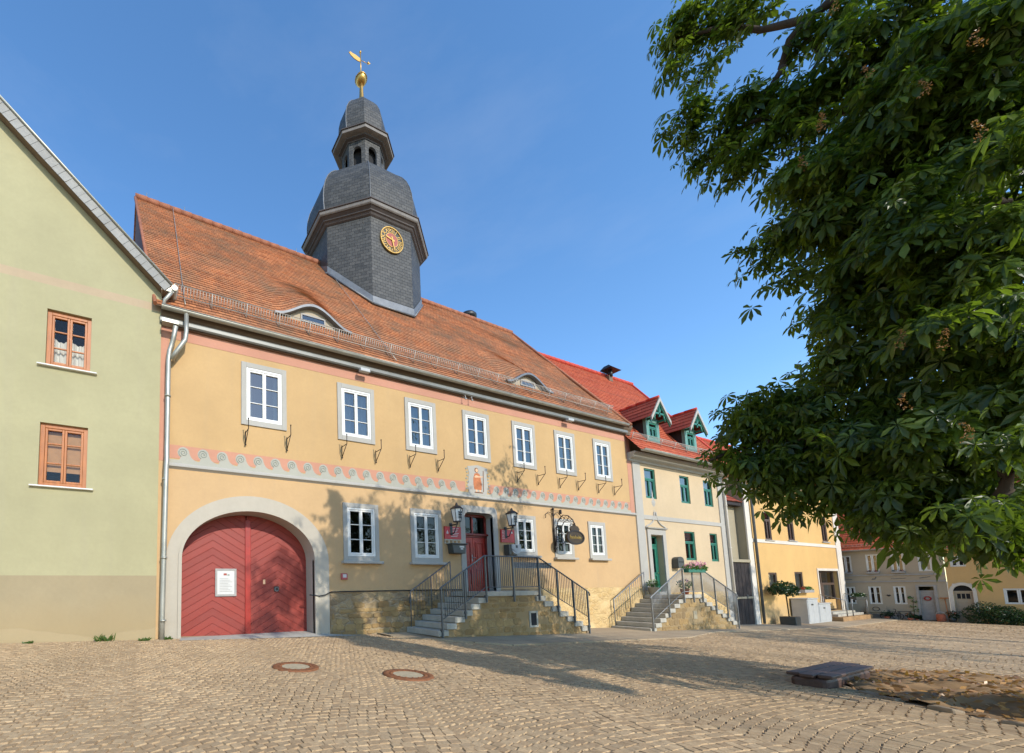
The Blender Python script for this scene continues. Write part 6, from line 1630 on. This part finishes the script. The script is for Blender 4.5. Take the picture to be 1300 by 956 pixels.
T3 = thing('chestnut_tree', (21.8,-13.2,gz(21.8,-13.2)), 'unseen third horse chestnut, added beyond the right edge for its shade', 'tree')  # unseen tree, added for the shade band across the far square
m = MB(); foliage(m, [(20.4,-12.6,4.5,1.3),(22.4,-12.4,5.3,1.5),(24.2,-12.4,5.4,1.5),(19.0,-12.8,3.9,1.0),(22.0,-13.4,6.4,1.4),(21.0,-14.0,5.4,1.4),(23.2,-14.2,6.6,1.4)], 36, .3, 9, False, Vector((21.8,-13,4))); m.build('crown', K['leaf'], T3)
m = MB(); m.tube([(21.8,-13.2,-.6),(21.8,-13.2,.3),(21.7,-13.2,3.0),(21.6,-13.2,6.0)], [.45,.3,.24,.08], 12); m.build('trunk', K['bark'], T3)

# ================================================================== LIGHT, SKY, CAMERA
EL_, AZ_ = math.radians(30), math.radians(8)
wd_ = bpy.data.worlds.new('World'); scene.world = wd_; wd_.use_nodes = True
nt = wd_.node_tree; bg = nt.nodes['Background']
sky = nt.nodes.new('ShaderNodeTexSky'); sky.sky_type = 'NISHITA'; sky.sun_disc = False
sky.sun_elevation = EL_; sky.sun_rotation = PI-AZ_; sky.altitude = 300; sky.air_density = 1.0; sky.dust_density = .15; sky.ozone_density = 1.6
hs = nt.nodes.new('ShaderNodeHueSaturation'); hs.inputs['Saturation'].default_value = 1.2; hs.inputs['Value'].default_value = 1.72
nt.links.new(sky.outputs[0], hs.inputs['Color']); 
tc_ = nt.nodes.new('ShaderNodeTexCoord'); mp_ = nt.nodes.new('ShaderNodeMapping'); mp_.inputs['Scale'].default_value = (1.6,1.6,5.); nt.links.new(tc_.outputs['Generated'], mp_.inputs[0])
cn_ = nt.nodes.new('ShaderNodeTexNoise'); cn_.inputs['Scale'].default_value = 1.9; cn_.inputs['Detail'].default_value = 7; cn_.inputs['Roughness'].default_value = .6; nt.links.new(mp_.outputs[0], cn_.inputs['Vector'])
cr_ = nt.nodes.new('ShaderNodeValToRGB'); cr_.color_ramp.elements[0].position = .52; cr_.color_ramp.elements[0].color = (0,0,0,1); cr_.color_ramp.elements[1].position = .85; cr_.color_ramp.elements[1].color = (.07,.07,.07,1); nt.links.new(cn_.outputs['Fac'], cr_.inputs[0])
cm_ = nt.nodes.new('ShaderNodeMix'); cm_.data_type = 'RGBA'; nt.links.new(cr_.outputs[0], cm_.inputs[0]); nt.links.new(hs.outputs[0], cm_.inputs[6]); cm_.inputs[7].default_value = (5.,5.2,5.6,1)
nt.links.new(cm_.outputs[2], bg.inputs['Color']); bg.inputs['Strength'].default_value = .15
sd = bpy.data.lights.new('sun', 'SUN'); sd.energy = 3.5; sd.angle = math.radians(.53); sd.color = (1., .94, .84)
so = bpy.data.objects.new('sun', sd); COL.objects.link(so)
tosun = Vector((math.sin(AZ_)*math.cos(EL_), -math.cos(AZ_)*math.cos(EL_), math.sin(EL_)))
so.rotation_euler = (-tosun).to_track_quat('-Z', 'Y').to_euler(); so.location = (0,-40,40)
cd = bpy.data.cameras.new('camera'); co = bpy.data.objects.new('camera', cd); COL.objects.link(co)
R_ = Matrix(((0.919102,-0.021183,-0.393451),(-0.393809,-0.082085,-0.915520),(-0.012903,0.996400,-0.083786)))
co.matrix_world = Matrix.Translation((0., -9.51687, 1.65)) @ R_.to_4x4()
cd.sensor_fit = 'HORIZONTAL'; cd.sensor_width = 36.; cd.lens = 500./1300*36
cd.shift_x = (650-387.)/1300; cd.shift_y = (706.081-478.)/1300
cd.clip_start = .05; cd.clip_end = 6000
scene.camera = co
scene.view_settings.view_transform = 'Standard'; scene.view_settings.look = 'None'; scene.view_settings.exposure = .3; scene.view_settings.gamma = 1.; scene.view_settings.use_curve_mapping = False
scene.render.engine = 'CYCLES'
scene.cycles.max_bounces = 8; scene.cycles.transparent_max_bounces = 12
